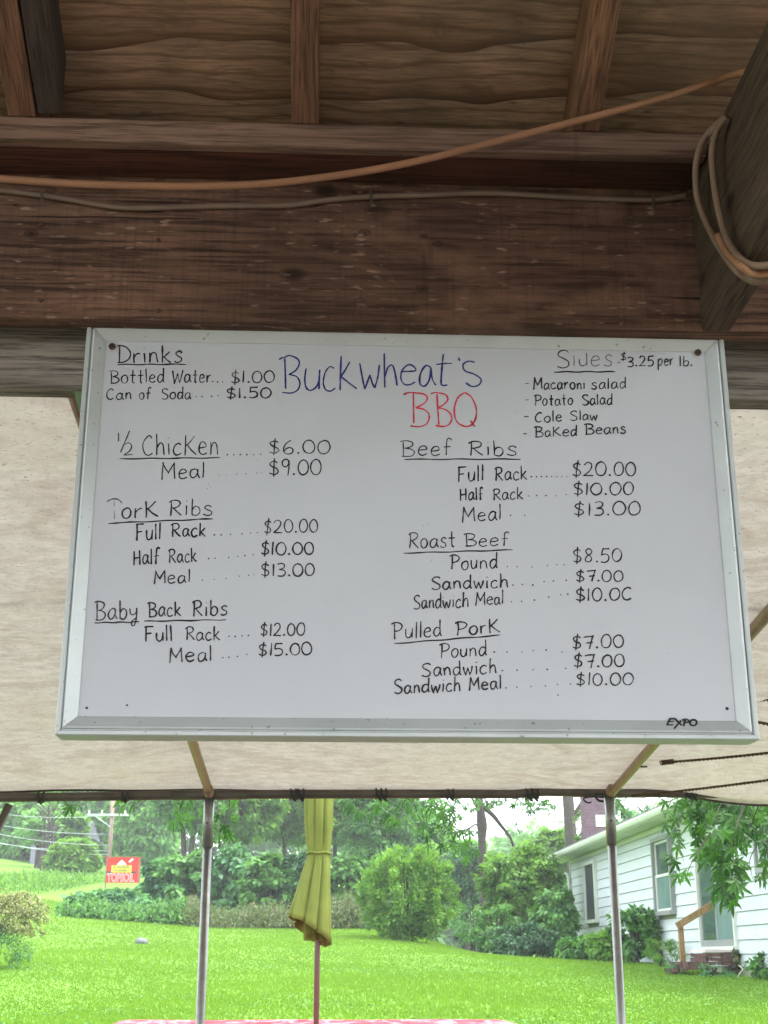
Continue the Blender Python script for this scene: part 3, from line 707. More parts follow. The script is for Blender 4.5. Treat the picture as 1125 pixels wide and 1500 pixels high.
# smudges, specks, holes
dots([(186,1033)], r=1.6); dots([(127,1037)], r=2.2); dots([(1065,1038)], r=2.4)
mb = MB(); rs = random.Random(3)
for _ in range(46): dot(mb, bp(rs.uniform(170,1040), rs.uniform(520,1030)), rs.uniform(.25,.7)*PX_M)
for (x, y) in ((632,822),(650,875),(620,770),(626,768),(306,709),(308,713),(304,716),(578,920)): dot(mb, bp(x, y), .8*PX_M)
mb.build('ink_specks', ink_faded, bd, kind='stuff')
for (x, y) in ((164.5,508),(1022,517)):
    c = bp(x, y); m = MB(); 
    m.tube([(c.x,YT+.001,c.z),(c.x,YT-.003,c.z)], .0052, 16); 
    s_ = m.build('screw', screw_m, bd, bevel=.0008)
    k = MB(); k.bar((c.x-.003,YT-.0032,c.z-.001),(c.x+.003,YT-.0032,c.z+.001),.0009,.0004,(0,0,1)); k.bar((c.x-.001,YT-.0033,c.z+.003),(c.x+.001,YT-.0033,c.z-.003),.0009,.0004,(1,0,0)); k.build('screw_slot', black_plastic, s_)
    MB().tube([(c.x,YT+.0012,c.z),(c.x,YT-.0006,c.z)], .0078, 18).build('washer', simple('washer', (.6,.6,.58), .4, .4, .4), s_)
# the printed mark on the bottom rail, lying on its sloped face
def rp(x, y):
    p = PY(x, y, 1.741)
    u = min(max(p.z-BZ0, .0118), .026)
    d = -.0105 + (u-.0115)/(.021-.0115)*.006 if u < .021 else -.0045+(u-.021)/.0052*.0031
    return Vector((p.x, BY+d-.0004, p.z))
mb = MB()
def heavy(pts, w):
    P = catmull([rp(960+x/6.818, 1035+y/6.818) for x, y in pts], 4); o = len(mb.v); N = len(P)
    for k, p in enumerate(P):
        t = P[min(k+1,N-1)]-P[max(k-1,0)]; t.normalize(); nr = t.cross(Vector((0,1,0))).normalized()
        for s_ in (-1,1): mb.v.append(tuple(p+nr*(w/6.818*PX_M*.64*s_)))
    for k in range(N-1): mb.f.append((o+2*k,o+2*k+1,o+2*k+3,o+2*k+2))
heavy([(155,114),(212,114)],15); heavy([(158,112),(140,148),(118,186)],17); heavy([(138,148),(192,146)],13); heavy([(112,184),(182,182)],15)
heavy([(205,114),(235,150),(262,188)],17); heavy([(270,135),(232,175),(185,226)],18)
heavy([(308,130),(296,160),(284,194)],17); heavy([(276,128),(310,120),(343,132),(330,156),(296,164)],14)
heavy([(400,124),(368,132),(352,160),(362,188),(390,192),(415,170),(418,138),(398,124)],17)
o = mb.build('printed_mark', logo_black, rails[0], label='black printed "EXPO" mark')

# ================================================================== CORDS
def px_path(L, Y): return [PY(x, y, Y if not isinstance(Y, (list,tuple)) else Y[k]) for k, (x, y) in enumerate(L)]
oc = [(-260,236),(-120,252),(0,262),(130,270),(280,273),(400,268),(520,253),(620,234),(720,209),(830,181),(960,147),(1040,121),(1095,104)]
P = px_path(oc, 1.585); P[-1] = PX(1094,106,.552); P[-2] = PX(1040,121,P[-2].x+.0)
e = P[-1]; P.append(Vector((e.x+.05, e.y, e.z-.004))); P.append(Vector((e.x+.14, e.y, e.z-.04)))
o = MB().tube(catmull(P, 8), .0052, 10).build('extension_cord', cord_orange, smooth=True)
tag(o, 'long orange cord sagging across the front of the top plate up to the joist', 'cord')
gc = [(-300,262),(-120,268),(0,279),(80,289),(150,301),(200,305),(330,302),(420,301),(480,293),(545,288),(620,286),(720,283),(830,289),(950,293),(1005,287)]
ge = empty('grey_cable', (0,1.71,2.66), 'thin grey cable tacked along the dark header beam', 'cable')
MB().tube(catmull(px_path(gc, 1.7045), 8), .0042, 8).build('cable', cable_grey, ge, smooth=True)
for (x, y) in ((543,288),(60,287),(956,293)):
    a = PY(x, y-8, 1.699); b_ = PY(x+1, y+9, 1.699); MB().bar(a, b_, .003, .002, (0,1,0)).build('staple', galv_d, ge)
def jl(x, y, X=.527): p = PX(x, y, X); return p
cc = empty('cord_coil', (.555, 1.5, 2.45), 'bundle of brown orange cord looped around the joist at the right edge', 'cord')
A = [PY(1064,171,1.57), PY(1046,186,1.585), PY(1030,206,1.59), PY(1020,240,1.60)]
A1 = A + [PY(1021,285,1.62), PY(1034,325,1.61)] + [jl(1056,365,.522), jl(1078,395,.526)]
def bottom(pts, y_):
    e = pts[-1]; return pts + [PZ(1100, y_+8, 2.447), PZ(1122, y_+9, 2.447), PZ(1150, y_+3, 2.449), PZ(1185, y_-12, 2.455)]
MB().tube(catmull(bottom(A1, 403), 8), .0048, 10).build('cord', cord_dirty, cc, smooth=True)
B1 = [jl(1064,172,.526), jl(1050,192,.520), jl(1043,225,.516), jl(1047,275,.516), jl(1056,322,.517), jl(1066,352,.520), jl(1082,376,.524)]
e2 = B1 + [PZ(1100, 388, 2.444), PZ(1125, 388, 2.444), PZ(1160, 380, 2.447)]
MB().tube(catmull(e2, 8), .0048, 10).build('cord', cord_dirty, cc, smooth=True)
C1 = [jl(1052,345,.518), jl(1064,368,.520), jl(1084,389,.522), PZ(1104,401,2.441), PZ(1130,400,2.441), PZ(1170,390,2.444)]
MB().tube(catmull(C1, 8), .0048, 10).build('cord', cord_orange, cc, smooth=True)
gs = empty('green_strap', (-.35,1.80,2.30), 'thin pale green strap hanging from the grey beam at the left edge of the board', 'strap')
MB().add([PY(108,571,1.80),PY(121,571,1.80),PY(118,605,1.80),PY(116,605,1.80),PY(108,571,1.803),PY(121,571,1.803),PY(118,605,1.803),PY(116,605,1.803)],[(0,1,2,3),(7,6,5,4),(0,4,5,1),(1,5,6,2),(2,6,7,3),(3,7,4,0)]).build('webbing', green_strap, gs)

# ================================================================== CANOPY
YE, ZE, SL = 6.2, 2.305, .112
cn = empty('canopy_tent', (.39, YE, G(.39,YE)), 'white tarp canopy on a galvanised pipe frame beyond the shelter', 'canopy')
def tz(y): return ZE + SL*(YE-y)
LEGX = [-2.38, -.53, 1.318, 3.17]
xr = [-4.0]; 
# tarp with sag between pipes
def make_tarp():
    xs = np.linspace(-4.2, 4.6, 120); ys = np.concatenate([np.linspace(2.02, 5.6, 40), np.linspace(5.68, YE+.03, 12)])
    X, Y = np.meshgrid(xs, ys)
    ph = (X-LEGX[1])/1.85
    sag = -np.sin(np.pi*(ph-np.floor(ph)))**2*.020*(1-.55*sstep(5.2,6.2,Y))
    Z = ZE+SL*(YE-Y)+.030+sag
    edge = sstep(5.9, YE+.03, Y)
    Z += edge*(.004*np.sin(X*3.1)+.003*np.sin(X*9.))
    Z += .006*np.sin(X*5+Y*2.2)*np.sin(Y*3.1+X)*(1-edge)+.004*np.sin(X*11+Y*7)*(1-edge)
    Z -= edge*.052*sstep(1.45, 2.1, X)            # hangs lower past the right leg
    Z -= edge*.012*sstep(-.9,-1.6,X)
    V = np.stack([X,Y,Z],-1).reshape(-1,3); nx, ny = len(xs), len(ys); i = np.arange(nx*ny).reshape(ny,nx)
    F = np.stack([i[:-1,:-1], i[:-1,1:], i[1:,1:], i[1:,:-1]],-1).reshape(-1,4)
    m = MB(); m.v = [tuple(v) for v in V]; m.f = [tuple(int(q) for q in f) for f in F]
    t = m.build('tarp', tarp_m, cn, smooth=True)
    e = [Vector(V[i[-1,k]]) for k in range(nx)]
    MB().tube([p+Vector((0,.004,-.003)) for p in e], .007, 6).build('hem', hem_m, t)
    return e
edge_pts = make_tarp()
# eave rail with coupler sleeves
rz = lambda x: ZE - .0 + (.012 if x > 1.0 else .0) - (.022*max(0, -x-.5)) + .004*math.sin(x*2)
rp_ = [Vector((x, YE, rz(x))) for x in np.linspace(-4.2, 4.6, 60)]
MB().tube(rp_, .0205, 14).build('eave_rail', galv_d, cn, smooth=True)
for x in LEGX:
    z = rz(x)
    m = MB(); m.tube([(x-.17,YE,rz(x-.17)),(x+.17,YE,rz(x+.17))], .0235, 14); m.build('coupler', galv_d, cn, smooth=True)
    MB().tube([(x,YE,z+.005),(x,YE,z-.235)], .0238, 14).build('coupler', galv, cn, smooth=True)
    MB().tube([(x,YE-.015,z+.002),(x,YE-.10,z+.002+SL*.10)], .0238, 14).build('coupler', galv_rust, cn, smooth=True)
    MB().tube([(x,YE,z-.2),(x-.0,YE,G(x,YE)-.1)], .0205, 16).build('leg', galv, cn, smooth=True)
    MB().tube([(x,YE-.05,tz(YE-.05)),(x-.0,1.98,tz(1.98))], .0195, 14).build('roof_pipe', galv_rust, cn, smooth=True)
    h = MB(); h.tube([(x-.004,YE-.021,z-.13),(x-.004,YE-.030,z-.13)], .006, 8); h.build('set_screw', galv_d, cn)
# thin purlin with a joint at the right pipe
q = PY(1112, 877, 3.86)
MB().tube([(-4.1,q.y,q.z),(4.5,q.y,q.z)], .0062, 8).build('purlin', galv, cn, smooth=True)
MB().tube([(q.x-.012,q.y,q.z),(q.x+.03,q.y,q.z)], .0125, 10).build('coupler', galv_d, cn)
# corner brace at the far left
a = PY(-60,1330,6.17); b_ = PY(14,1178,6.17)
MB().tube([a,b_], .019, 12).build('brace', galv_d, cn, smooth=True)
# ball bungee clips along the rail
for x in (-40, 60,183,430,441,555,562,660,775,783,1008,1014):
    p = PY(x, 1165, YE); xx = p.x; z = rz(xx)
    m = MB(); rr = .0225
    for dx in (-.012, .012):
        pts = [Vector((xx+dx+.002*math.sin(k), YE+rr*1.12*math.cos(k*math.pi/8), z+.001+rr*1.12*math.sin(k*math.pi/8))) for k in range(17)]
        m.tube(pts, .0038, 6)
    m.tube([(xx-.016,YE-.026,z-.012),(xx+.016,YE-.026,z-.014)], .010, 8)
    m.tube([(xx-.004,YE-.03,z-.02),(xx+.012,YE-.027,z-.034)], .006, 6)
    m.build('bungee_clip', black_plastic, cn, smooth=True)

# ropes
def twisted(a, b, r, turns, sag=0.0):
    m = MB(); a, b = Vector(a), Vector(b); d = (b-a).normalized(); u = d.cross(Vector((0,0,1))).normalized(); v = u.cross(d)
    n = int(turns*6)
    for ph in (0, math.pi):
        pts = []
        for k in range(n+1):
            t = k/n; an = 2*math.pi*turns*t+ph
            pts.append(a.lerp(b, t)+Vector((0,0,-sag*4*t*(1-t)))+u*(r*.55*math.cos(an))+v*(r*.55*math.sin(an)))
        m.tube(pts, r*.62, 5)
    return m
def rope_thing(a, b, label, hook=True, r=.0058, sag=0.01):
    t = empty('tie_rope', b, label, 'rope', 'twisted ropes strung under the canopy'); 
    L = (Vector(b)-Vector(a)).length
    twisted(a, b, r, L/.045, sag).build('rope', rope_m, t, smooth=True)
    return t
a = PY(972,1117,5.6); b_ = PY(1300,1079,4.6)
t = rope_thing(a, b_, 'twisted rope with a coiled end and wire hook on the right roof pipe')
m = MB()
for k in range(7):
    c = a.lerp(b_, -.012+.010*k) ; 
    dd = (b_-a).normalized(); ring = [c + dd.cross(Vector((0,0,1)))*(.009*math.cos(q_*math.pi/4)) + Vector((0,0,1))*(.009*math.sin(q_*math.pi/4)) + dd*(.002*q_/8) for q_ in range(9)]
    m.tube(ring, .0028, 5)
m.build('coil', rope_m, t)
hk = [PY(x, y, 5.75) for x, y in ((968,1113),(945,1113),(940,1116),(938,1121),(930,1117),(926,1120),(932,1123),(948,1123))]
MB().tube(catmull(hk, 5), .004, 6).build('hook', galv_d, t)
MB().tube([PY(890,1122,5.82), PY(912,1118,5.82)], .0035, 6).build('hook', galv_d, t)
a = PY(925,1166,6.1); b_ = PY(1330,1112,4.7)
rope_thing(a, b_, 'lower twisted rope running from the right leg along the tarp edge')
rope_thing(PY(1085,1023,4.9), PY(1250,1020,4.4), 'upper short rope end emerging from behind the right side of the board')
rope_thing(PY(1085,1052,4.9), PY(1250,1077,4.4), 'short rope just above the board bottom right corner')
hk = empty('wire_hook', (1.25,6.15,2.27), 'bent dark wire hook hanging left of the right canopy leg under the rail', 'hook')
MB().tube(catmull([PY(x,y,6.12) for x,y in ((884,1168),(868,1167),(856,1169),(856,1173),(862,1176),(866,1175))],5), .004, 6).build('wire', black_plastic, hk)
MB().tube(catmull([PY(x,y,6.12) for x,y in ((884,1163),(872,1164),(876,1172),(884,1174))],5), .006, 6).build('knot', black_plastic, hk)

# ================================================================== UMBRELLA, TABLE
uy = 8.1; ux = -.0335
um = empty('patio_umbrella', (ux, uy, G(ux,uy)), 'closed olive green patio umbrella tied around its maroon pole', 'umbrella')
MB().tube([(ux,uy,G(ux,uy)+.02),(ux,uy,2.95)], .0165, 14).build('pole', umb_pole, um, smooth=True)
MB().tube([(ux,uy,G(ux,uy)),(ux,uy,G(ux,uy)+.06)], .24, 24, taper=[.24,.2]).build('base', black_plastic, um)
def closed_canopy():
    rows = [(2.93,.02,0),(2.85,.052,0),(2.7,.072,0),(2.5,.086,0),(2.35,.083,0),(2.24,.074,0),(2.185,.067,0),(2.165,.067,0),(2.12,.073,-.003),(2.02,.084,-.012),(1.92,.095,-.021),(1.83,.105,-.029),(1.77,.112,-.035),(1.72,.117,-.038),(1.68,.120,-.040)]
    n = 96; m = MB(); rr = random.Random(2)
    for k, (z, r, dx) in enumerate(rows):
        for q in range(n):
            a = 2*math.pi*q/n
            f = abs(((a*4/math.pi/1.0) % 1.0)-.5)*2              # 8 folds
            fold = 1 - .26*(1-f)**4*min(1, (3-z)*2) + .05*math.sin(a*3+z*2.)+.02*math.sin(a*13+z*9)
            if 2.14 < z < 2.2: fold = 1-.10*abs(math.sin(a*8))
            skew = .10 if z < 2.1 else 0
            rx = r*fold*(1+skew*max(0,-math.cos(a))*(2.1-z)*1.3)
            lo = 1.735+.075*math.cos(a)*-1+(.02 if math.sin(a) < 0 else -.05)*abs(math.sin(a))+.004*abs(math.sin(a*4))
            zz = z if z > 2.12 else 2.12-(2.12-z)*(2.12-lo)/(2.12-1.68)
            m.v.append((ux+dx+rx*math.cos(a), uy+rx*math.sin(a)*.95, zz))
    for k in range(len(rows)-1):
        for q in range(n):
            q2 = (q+1) % n; m.f.append((k*n+q, k*n+q2, (k+1)*n+q2, (k+1)*n+q))
    o = m.build('canopy', umb_m, um, smooth=True)
    so = o.modifiers.new('t', 'SOLIDIFY'); so.thickness = .0015
    # inner folds of cloth hanging inside the opening
    m = MB()
    for j in range(7):
        a = 2*math.pi*j/7+.3; r = .075
        c0 = Vector((ux-.02+r*math.cos(a), uy+r*math.sin(a)*.9, 0)); c1 = Vector((ux-.02+r*.35*math.cos(a+.5), uy+r*.35*math.sin(a+.5), 0)); c2 = Vector((ux-.02+r*math.cos(a+.8), uy+r*math.sin(a+.8)*.9, 0))
        rowsv = []
        for z, kk in ((1.95,.7),(1.85,.8),(1.77,.85),(1.70+.02*math.sin(j*2.1),.85)):
            for c in (c0, c1, c2): m.v.append((ux-.015+(c.x-ux+.015)*kk, uy+(c.y-uy)*kk, z))
        b0 = j*12
        for k in range(3):
            for q in range(2): m.f.append((b0+k*3+q, b0+k*3+q+1, b0+k*3+q+4, b0+k*3+q+3))
    io = m.build('inner_fold', umb_m, um); s2 = io.modifiers.new('t','SOLIDIFY'); s2.thickness = .0015
    pts = [(ux+.0705*math.cos(2*math.pi*q/32), uy+.068*math.sin(2*math.pi*q/32), 2.176+.003*math.sin(q)) for q in range(33)]
    MB().tube(pts, .0055, 6).build('tie_strap', umb_m, um)
closed_canopy()

TX0, TX1, TY0, TY1, TZ = -1.20, 1.115, 7.5, 8.7, 1.228
tb = empty('picnic_table', ((TX0+TX1)/2, 8.1, G(0,8.1)), 'wooden picnic table under the red cloth below the umbrella', 'table')
for k in range(5):
    y = TY0+.03+k*.232; MB().box(TX0+.03, TX1-.03, y, y+.222, TZ-.045, TZ-.006).build('table_plank', table_wood, tb)
for x in (TX0+.35, TX1-.35):
    g0 = G(x, 8.1)
    MB().bar((x,7.75,TZ-.05),(x,7.2,g0),.09,.04,(1,0,0)).build('leg', table_wood, tb); MB().bar((x,8.45,TZ-.05),(x,9.0,g0),.09,.04,(1,0,0)).build('leg', table_wood, tb)
    MB().bar((x+.045,7.1,g0+.33),(x+.045,9.1,g0+.33),.04,.09).build('cross_brace', table_wood, tb)
for y in (7.12, 9.08): MB().box(TX0+.02, TX1-.02, y-.14, y+.14, G(0,8.1)+.39, G(0,8.1)+.43).build('bench_seat', table_wood, tb)
m = MB(); nx, ny = 60, 20
def cl(u, v):
    x = TX0+(TX1-TX0)*u; y = TY0+(TY1-TY0)*v; z = TZ+.003*math.sin(x*7)*math.sin(y*5)
    return x, y, z
for j in range(-4, ny+5):
    for i in range(-4, nx+5):
        u = min(max(i/nx,0),1); v = min(max(j/ny,0),1); x, y, z = cl(u, v)
        ox = (i-nx if i > nx else i if i < 0 else 0); oy = (j-ny if j > ny else j if j < 0 else 0)
        d = abs(ox)+abs(oy); 
        z -= .055*max(abs(ox), abs(oy)); x += .006*ox+ (.012*math.sin(y*14) if ox else 0); y += .006*oy+(.012*math.sin(x*11) if oy else 0)
        if u in (0,1) and v in (0,1) and ox == 0 and oy == 0: z -= .006
        m.v.append((x, y, z))
w_ = nx+9
for j in range(ny+8):
    for i in range(nx+8): m.f.append((j*w_+i, j*w_+i+1, (j+1)*w_+i+1, (j+1)*w_+i))
o = m.build('tablecloth', cloth_red, smooth=True); tag(o, 'red plaid vinyl tablecloth draped over the picnic table under the umbrella', 'tablecloth')

# ================================================================== HOUSE
XW, HY0, HY1, WT = 7.2, 17.5, 39.8, 4.2
WB = 1.44
hs = empty('house', (XW+4.5, 29, WB), 'white single storey house with lapped siding, grey windows and a deep soffit at the right', 'house')
MB().box(XW+.03, XW+9, HY0, HY1, .6, WT+.05).build('wall', soffit_dark, hs)
zs = [WB-.02] + [1.631+.2325*k for k in range(12)]
openings = [(36.0,37.5,2.45,4.0), (28.0,29.5,2.42,4.0), (23.9,26.2,1.70,3.76), (20.9,22.35,2.9,4.0)]
for k in range(12):
    z0 = zs[k]; z1 = min(zs[k+1], WT+.02)
    if z1-z0 < .02: continue
    # each course is laid in two or three long boards with butt joints
    cuts = [HY0, 21.2+1.3*(k%3), 27.0+.9*((k*2)%3), 32.5+1.1*((k+1)%3), HY1]
    for a, b_ in zip(cuts[:-1], cuts[1:]):
        if b_ < 21: continue
        segs = [(a+.004, b_-.004)]
        for (o0, o1, oz0, oz1) in openings:
            if z0 < oz1-.05 and z1 > oz0+.05:
                ns = []
                for s0, s1 in segs:
                    if o1 <= s0 or o0 >= s1: ns.append((s0, s1)); continue
                    if o0 > s0: ns.append((s0, o0))
                    if o1 < s1: ns.append((o1, s1))
                segs = ns
        for s0, s1 in segs:
            if s1-s0 < .05: continue
            m = MB(); t0, t1 = .030, .008          # thick lower lip, thin top: a lapped board
            vs = [(XW+.03-t0, y, z0) for y in (s0, s1)] + [(XW+.03-t1, y, z1-.012) for y in (s0, s1)] + [(XW+.029, y, z) for z in (z0, z1-.012) for y in (s0, s1)]
            m.add(vs, [(0,1,3,2),(0,4,5,1),(2,3,7,6),(0,2,6,4),(1,5,7,3)])
            m.build('siding_board', siding_m, hs)
MB().box(XW-.02, XW+.06, HY1-.002, HY1+.09, WB, WT).build('corner_trim', trim_m, hs)
MB().box(XW-.03, XW-.004, HY0, HY1+.08, WT-.06, WT+.045).build('frieze_board', trim_m, hs)
EX, EY1, SZ = 6.67, 41.2, 4.255
for k in range(64):
    y0 = HY0 + k*.37
    if y0 > EY1-.3: break
    if y0 < 20.5: continue
    MB().box(EX+.02, XW-.0, y0+.02, min(y0+.35, EY1), SZ, SZ+.012).build('soffit_panel', soffit_m, hs)
MB().box(EX+.02, XW, HY0, EY1, SZ+.014, SZ+.03).build('soffit_backing', soffit_dark, hs)
MB().box(EX-.0, EX+.018, HY0, EY1+.02, SZ-.02, SZ+.15).build('fascia', trim_m, hs)
m = MB()
gp = [(0,.0),(-.05,-.0),(-.075,.03),(-.095,.075),(-.10,.125),(-.085,.125),(-.08,.08),(-.06,.04),(-.045,.015),(0,.015)]
for y in (HY0, EY1+.03):
    for (dx, dz) in gp: m.v.append((EX-.002+dx, y, SZ+.0+dz))
n = len(gp)
for k in range(n): m.f.append((k, (k+1)%n, n+(k+1)%n, n+k))
m.f.append(tuple(range(n))); m.f.append(tuple(range(2*n-1, n-1, -1)))
m.build('gutter', trim_m, hs)
MB().tube(catmull([(EX-.05,EY1-.05,SZ),(EX-.02,EY1-.1,SZ-.16),(EX+.3,EY1-.6,SZ-.38),(XW-.08,HY1-.05,SZ-.5),(XW-.08,HY1-.05,2.2)],5), .04, 8).build('downspout', trim_m, hs, smooth=True)
# roof: two slopes with gable
m = MB(); rt_ = .36; xr_, zr = XW+4.5, SZ+.155+(XW+4.5-EX)*rt_
m.add([(EX-.03,HY0,SZ+.155),(EX-.03,EY1+.04,SZ+.155),(xr_,HY0,zr),(xr_,EY1+.04,zr),(EX-.03,HY0,SZ+.185),(EX-.03,EY1+.04,SZ+.185),(xr_,HY0,zr+.03),(xr_,EY1+.04,zr+.03)],
      [(0,1,3,2),(4,6,7,5),(0,4,5,1),(1,5,7,3),(0,2,6,4),(2,3,7,6)])
x2 = 2*xr_-EX
m.add([(x2,HY0,SZ+.155),(x2,EY1+.04,SZ+.155),(xr_+.001,HY0,zr),(xr_+.001,EY1+.04,zr),(x2,HY0,SZ+.185),(x2,EY1+.04,SZ+.185),(xr_+.001,HY0,zr+.03),(xr_+.001,EY1+.04,zr+.03)],
      [(0,2,3,1),(4,5,7,6),(0,1,5,4),(1,3,7,5),(0,4,6,2),(2,6,7,3)])
m.build('roof', roof_m, hs)
MB().add([(XW+.03,HY1-.01,WT),(XW+8.97,HY1-.01,WT),(xr_,HY1-.01,zr-.05),(XW+.03,HY1-.2,WT),(XW+8.97,HY1-.2,WT),(xr_,HY1-.2,zr-.05)],[(0,2,1),(3,4,5),(0,1,4,3),(1,2,5,4),(2,0,3,5)]).build('gable', siding_m, hs)
# windows
def window(y0, y1, z0, z1, dbl=True, dark=False):
    f = MB(); d0, d1, w = XW-.085, XW+.03, .085
    f.box(d0, d1, y0-w, y0, z0-w, z1+w); f.box(d0, d1, y1, y1+w, z0-w, z1+w); f.box(d0, d1, y0, y1, z1, z1+w); f.box(d0-.02, d1, y0-.02, y1+.02, z0-w, z0)
    wo_ = f.build('window', frame_grey if not dark else trim_m, hs)
    zm = (z0+z1)/2
    if dark:
        MB().box(XW-.02, XW-.01, y0+.03, y1-.03, z0+.03, z1-.03).build('pane', screen_m, wo_)
        s = MB(); s.box(XW-.03,XW-.005,y0,y0+.03,z0,z1); s.box(XW-.03,XW-.005,y1-.03,y1,z0,z1); s.build('sash', frame_grey, wo_)
    else:
        MB().box(XW+.004, XW+.008, y0+.06, y1-.06, zm+.03, z1-.05).build('pane', glass_m, wo_)
        MB().box(XW-.018, XW-.014, y0+.06, y1-.06, z0+.05, zm-.02).build('pane', curtain_m, wo_)
        for (a, b_, dx) in ((zm-.01, z1, 0), (z0, zm+.03, -.022)):
            s = MB(); s.box(XW-.012+dx,XW+.012+dx,y0,y0+.055,a,b_); s.box(XW-.012+dx,XW+.012+dx,y1-.055,y1,a,b_); s.box(XW-.012+dx,XW+.012+dx,y0+.055,y1-.055,a,a+.05); s.box(XW-.012+dx,XW+.012+dx,y0+.055,y1-.055,b_-.05,b_); s.build('sash', trim_m, wo_)
window(36.06, 37.44, 2.51, 3.93, dark=True)
window(28.06, 29.44, 2.49, 3.93)
window(20.96, 22.29, 2.97, 3.93)
# sliding door
dr = MB(); y0, y1, z0, z1 = 23.96, 26.14, 1.755, 3.70; w = .06
dr.box(XW-.05,XW+.03,y0-w,y0,z0-w,z1+w); dr.box(XW-.05,XW+.03,y1,y1+w,z0-w,z1+w); dr.box(XW-.05,XW+.03,y0,y1,z1,z1+w); dr.box(XW-.09,XW+.03,y0-.04,y1+.04,z0-w,z0)
do = dr.build('door', trim_m, hs, label='sliding patio door with white surround')
ym = (y0+y1)/2
for (a, b_, dx, gm) in ((ym-.03, y1, 0, glass_m), (y0, ym+.03, -.022, curtain_m)):
    s = MB(); X0, X1 = XW-.012+dx, XW+.012+dx
    s.box(X0,X1,a,a+.09,z0,z1); s.box(X0,X1,b_-.09,b_,z0,z1); s.box(X0,X1,a+.09,b_-.09,z0,z0+.12); s.box(X0,X1,a+.09,b_-.09,z1-.09,z1); s.build('sash', frame_grey, do)
    MB().box(XW-.003+dx, XW+.001+dx, a+.09, b_-.09, z0+.12, z1-.09).build('pane', gm, do)
MB().bar((XW-.05,ym-.02,2.7),(XW-.05,ym-.02,3.0),.03,.02,(0,1,0)).build('handle', trim_m, do)
# chimney of blocks with pale joints
cy = 37.4; cx0 = PX(859,1200,7.65); 
ca = PY(859,1225,cy); cb = PY(893,1225,cy); cz0, cz1 = 4.5, 8.4
chm = MB().box(ca.x+.012, cb.x-.012, cy+.012, cy+.70, cz0, cz1).build('chimney', mortar_m, hs)
bh = .232; proto = None
W_ = (cb.x-ca.x)
for k in range(17):
    zz = cz0+k*bh
    for j in range(-1, 2):
        xx = ca.x + (j*.5+ (.25 if k%2 else 0))*W_*1.0
        a, b_ = max(xx, ca.x), min(xx+.5*W_-.012, cb.x)
        if b_-a < .05: continue
        MB().box(a, b_, cy, cy+.14, zz, zz+bh-.016).build('block', block_m, chm)
    MB().box(ca.x, ca.x+.1, cy+.156, cy+.70, zz, zz+bh-.016).build('block', block_m, chm)
MB().box(ca.x+.28, cb.x-.02, cy-.012, cy-.003, 5.0, 5.32).build('flashing', sign_white, chm, label='white flashing patch at the chimney base')

# brick steps and handrail
yh = 25.15
st = empty('brick_steps', (6.75, 25.2, 1.45), 'crumbling brick steps with a pale slab below the sliding door', 'steps')
MB().box(6.62, XW-.03, 23.9, 25.05, 1.655, 1.70).build('slab', simple('pale_slab', (.5,.44,.42), .9, .1), st)
bp_ = MB().box(-.1,.1,-.045,.045,-.03,.03).build('brick', brick_m, None); bp_.parent = st
rb = random.Random(8); first = True
def put(x, y, z, ry=0, s=1):
    global first
    o = bp_ if first else bp_.copy()
    if not first: col.objects.link(o); o.parent = st
    first = False
    o.location = (x-6.75, y-25.2, z-1.45); o.rotation_euler = (rb.uniform(-.05,.05), rb.uniform(-.05,.05), ry+rb.uniform(-.06,.06))
for r_ in range(3):
    for k in range(5): put(6.68+rb.uniform(-.01,.01), 24.02+k*.212+(.1 if r_%2 else 0), 1.475+r_*.066, math.pi/2)
    for k in range(3): put(6.78+k*.21, 23.93, 1.475+r_*.066)
for r_ in range(2):
    for k in range(5): put(6.30+rb.uniform(-.03,.03), 23.98+k*.215+(.1 if r_%2 else 0), 1.40+r_*.066, math.pi/2+rb.uniform(-.1,.1))
    for k in range(4): put(6.46, 24.05+k*.22, 1.40+r_*.066, math.pi/2)
    for k in range(2): put(6.38+k*.2, 23.9, 1.40+r_*.066, 0)
for k in range(3): put(6.16+rb.uniform(-.06,.06), 24.05+k*.33, 1.36, rb.uniform(0,3))
hr = empty('stair_handrail', (6.6, yh, 1.4), 'new timber handrail beside the brick steps of the white house', 'handrail')
f0 = PY(1001,1420,yh); f1 = PY(996,1351,yh); g0 = PY(1063,1398,yh); g1 = PY(1055,1312,yh)
MB().bar((f0.x,yh,f0.z-.15),(f0.x-.0,yh,f1.z-.05),.09,.09,(0,1,0)).build('post', rail_wood, hr, bevel=.004)
MB().bar((g0.x,yh,g0.z-.15),(g0.x-.0,yh,g1.z-.05),.09,.09,(0,1,0)).build('post', rail_wood, hr, bevel=.004)
MB().bar((f1.x-.08,yh-.055,f1.z-.07),(g1.x+.12,yh-.055,g1.z+.0),.038,.12).build('rail', rail_wood, hr, bevel=.003)
o = MB().bar(PY(980,1428,24.3)+Vector((0,0,.0)), PY(1002,1426,24.6)+Vector((0,0,.0)), .14, .05).build('wooden_plank', plank_m); tag(o, 'short dark plank lying in the grass left of the brick steps', 'plank')
o = MB().tube(catmull([PY(1081,1432,22.5), PY(1084,1425,22.5), PY(1088,1420,22.6), PY(1082,1414,22.8)],5), .008, 5).build('fallen_twig', simple('pale_twig',(.45,.42,.36),.9,.1)); tag(o, 'pale bent twig lying in the plants right of the brick steps', 'twig')

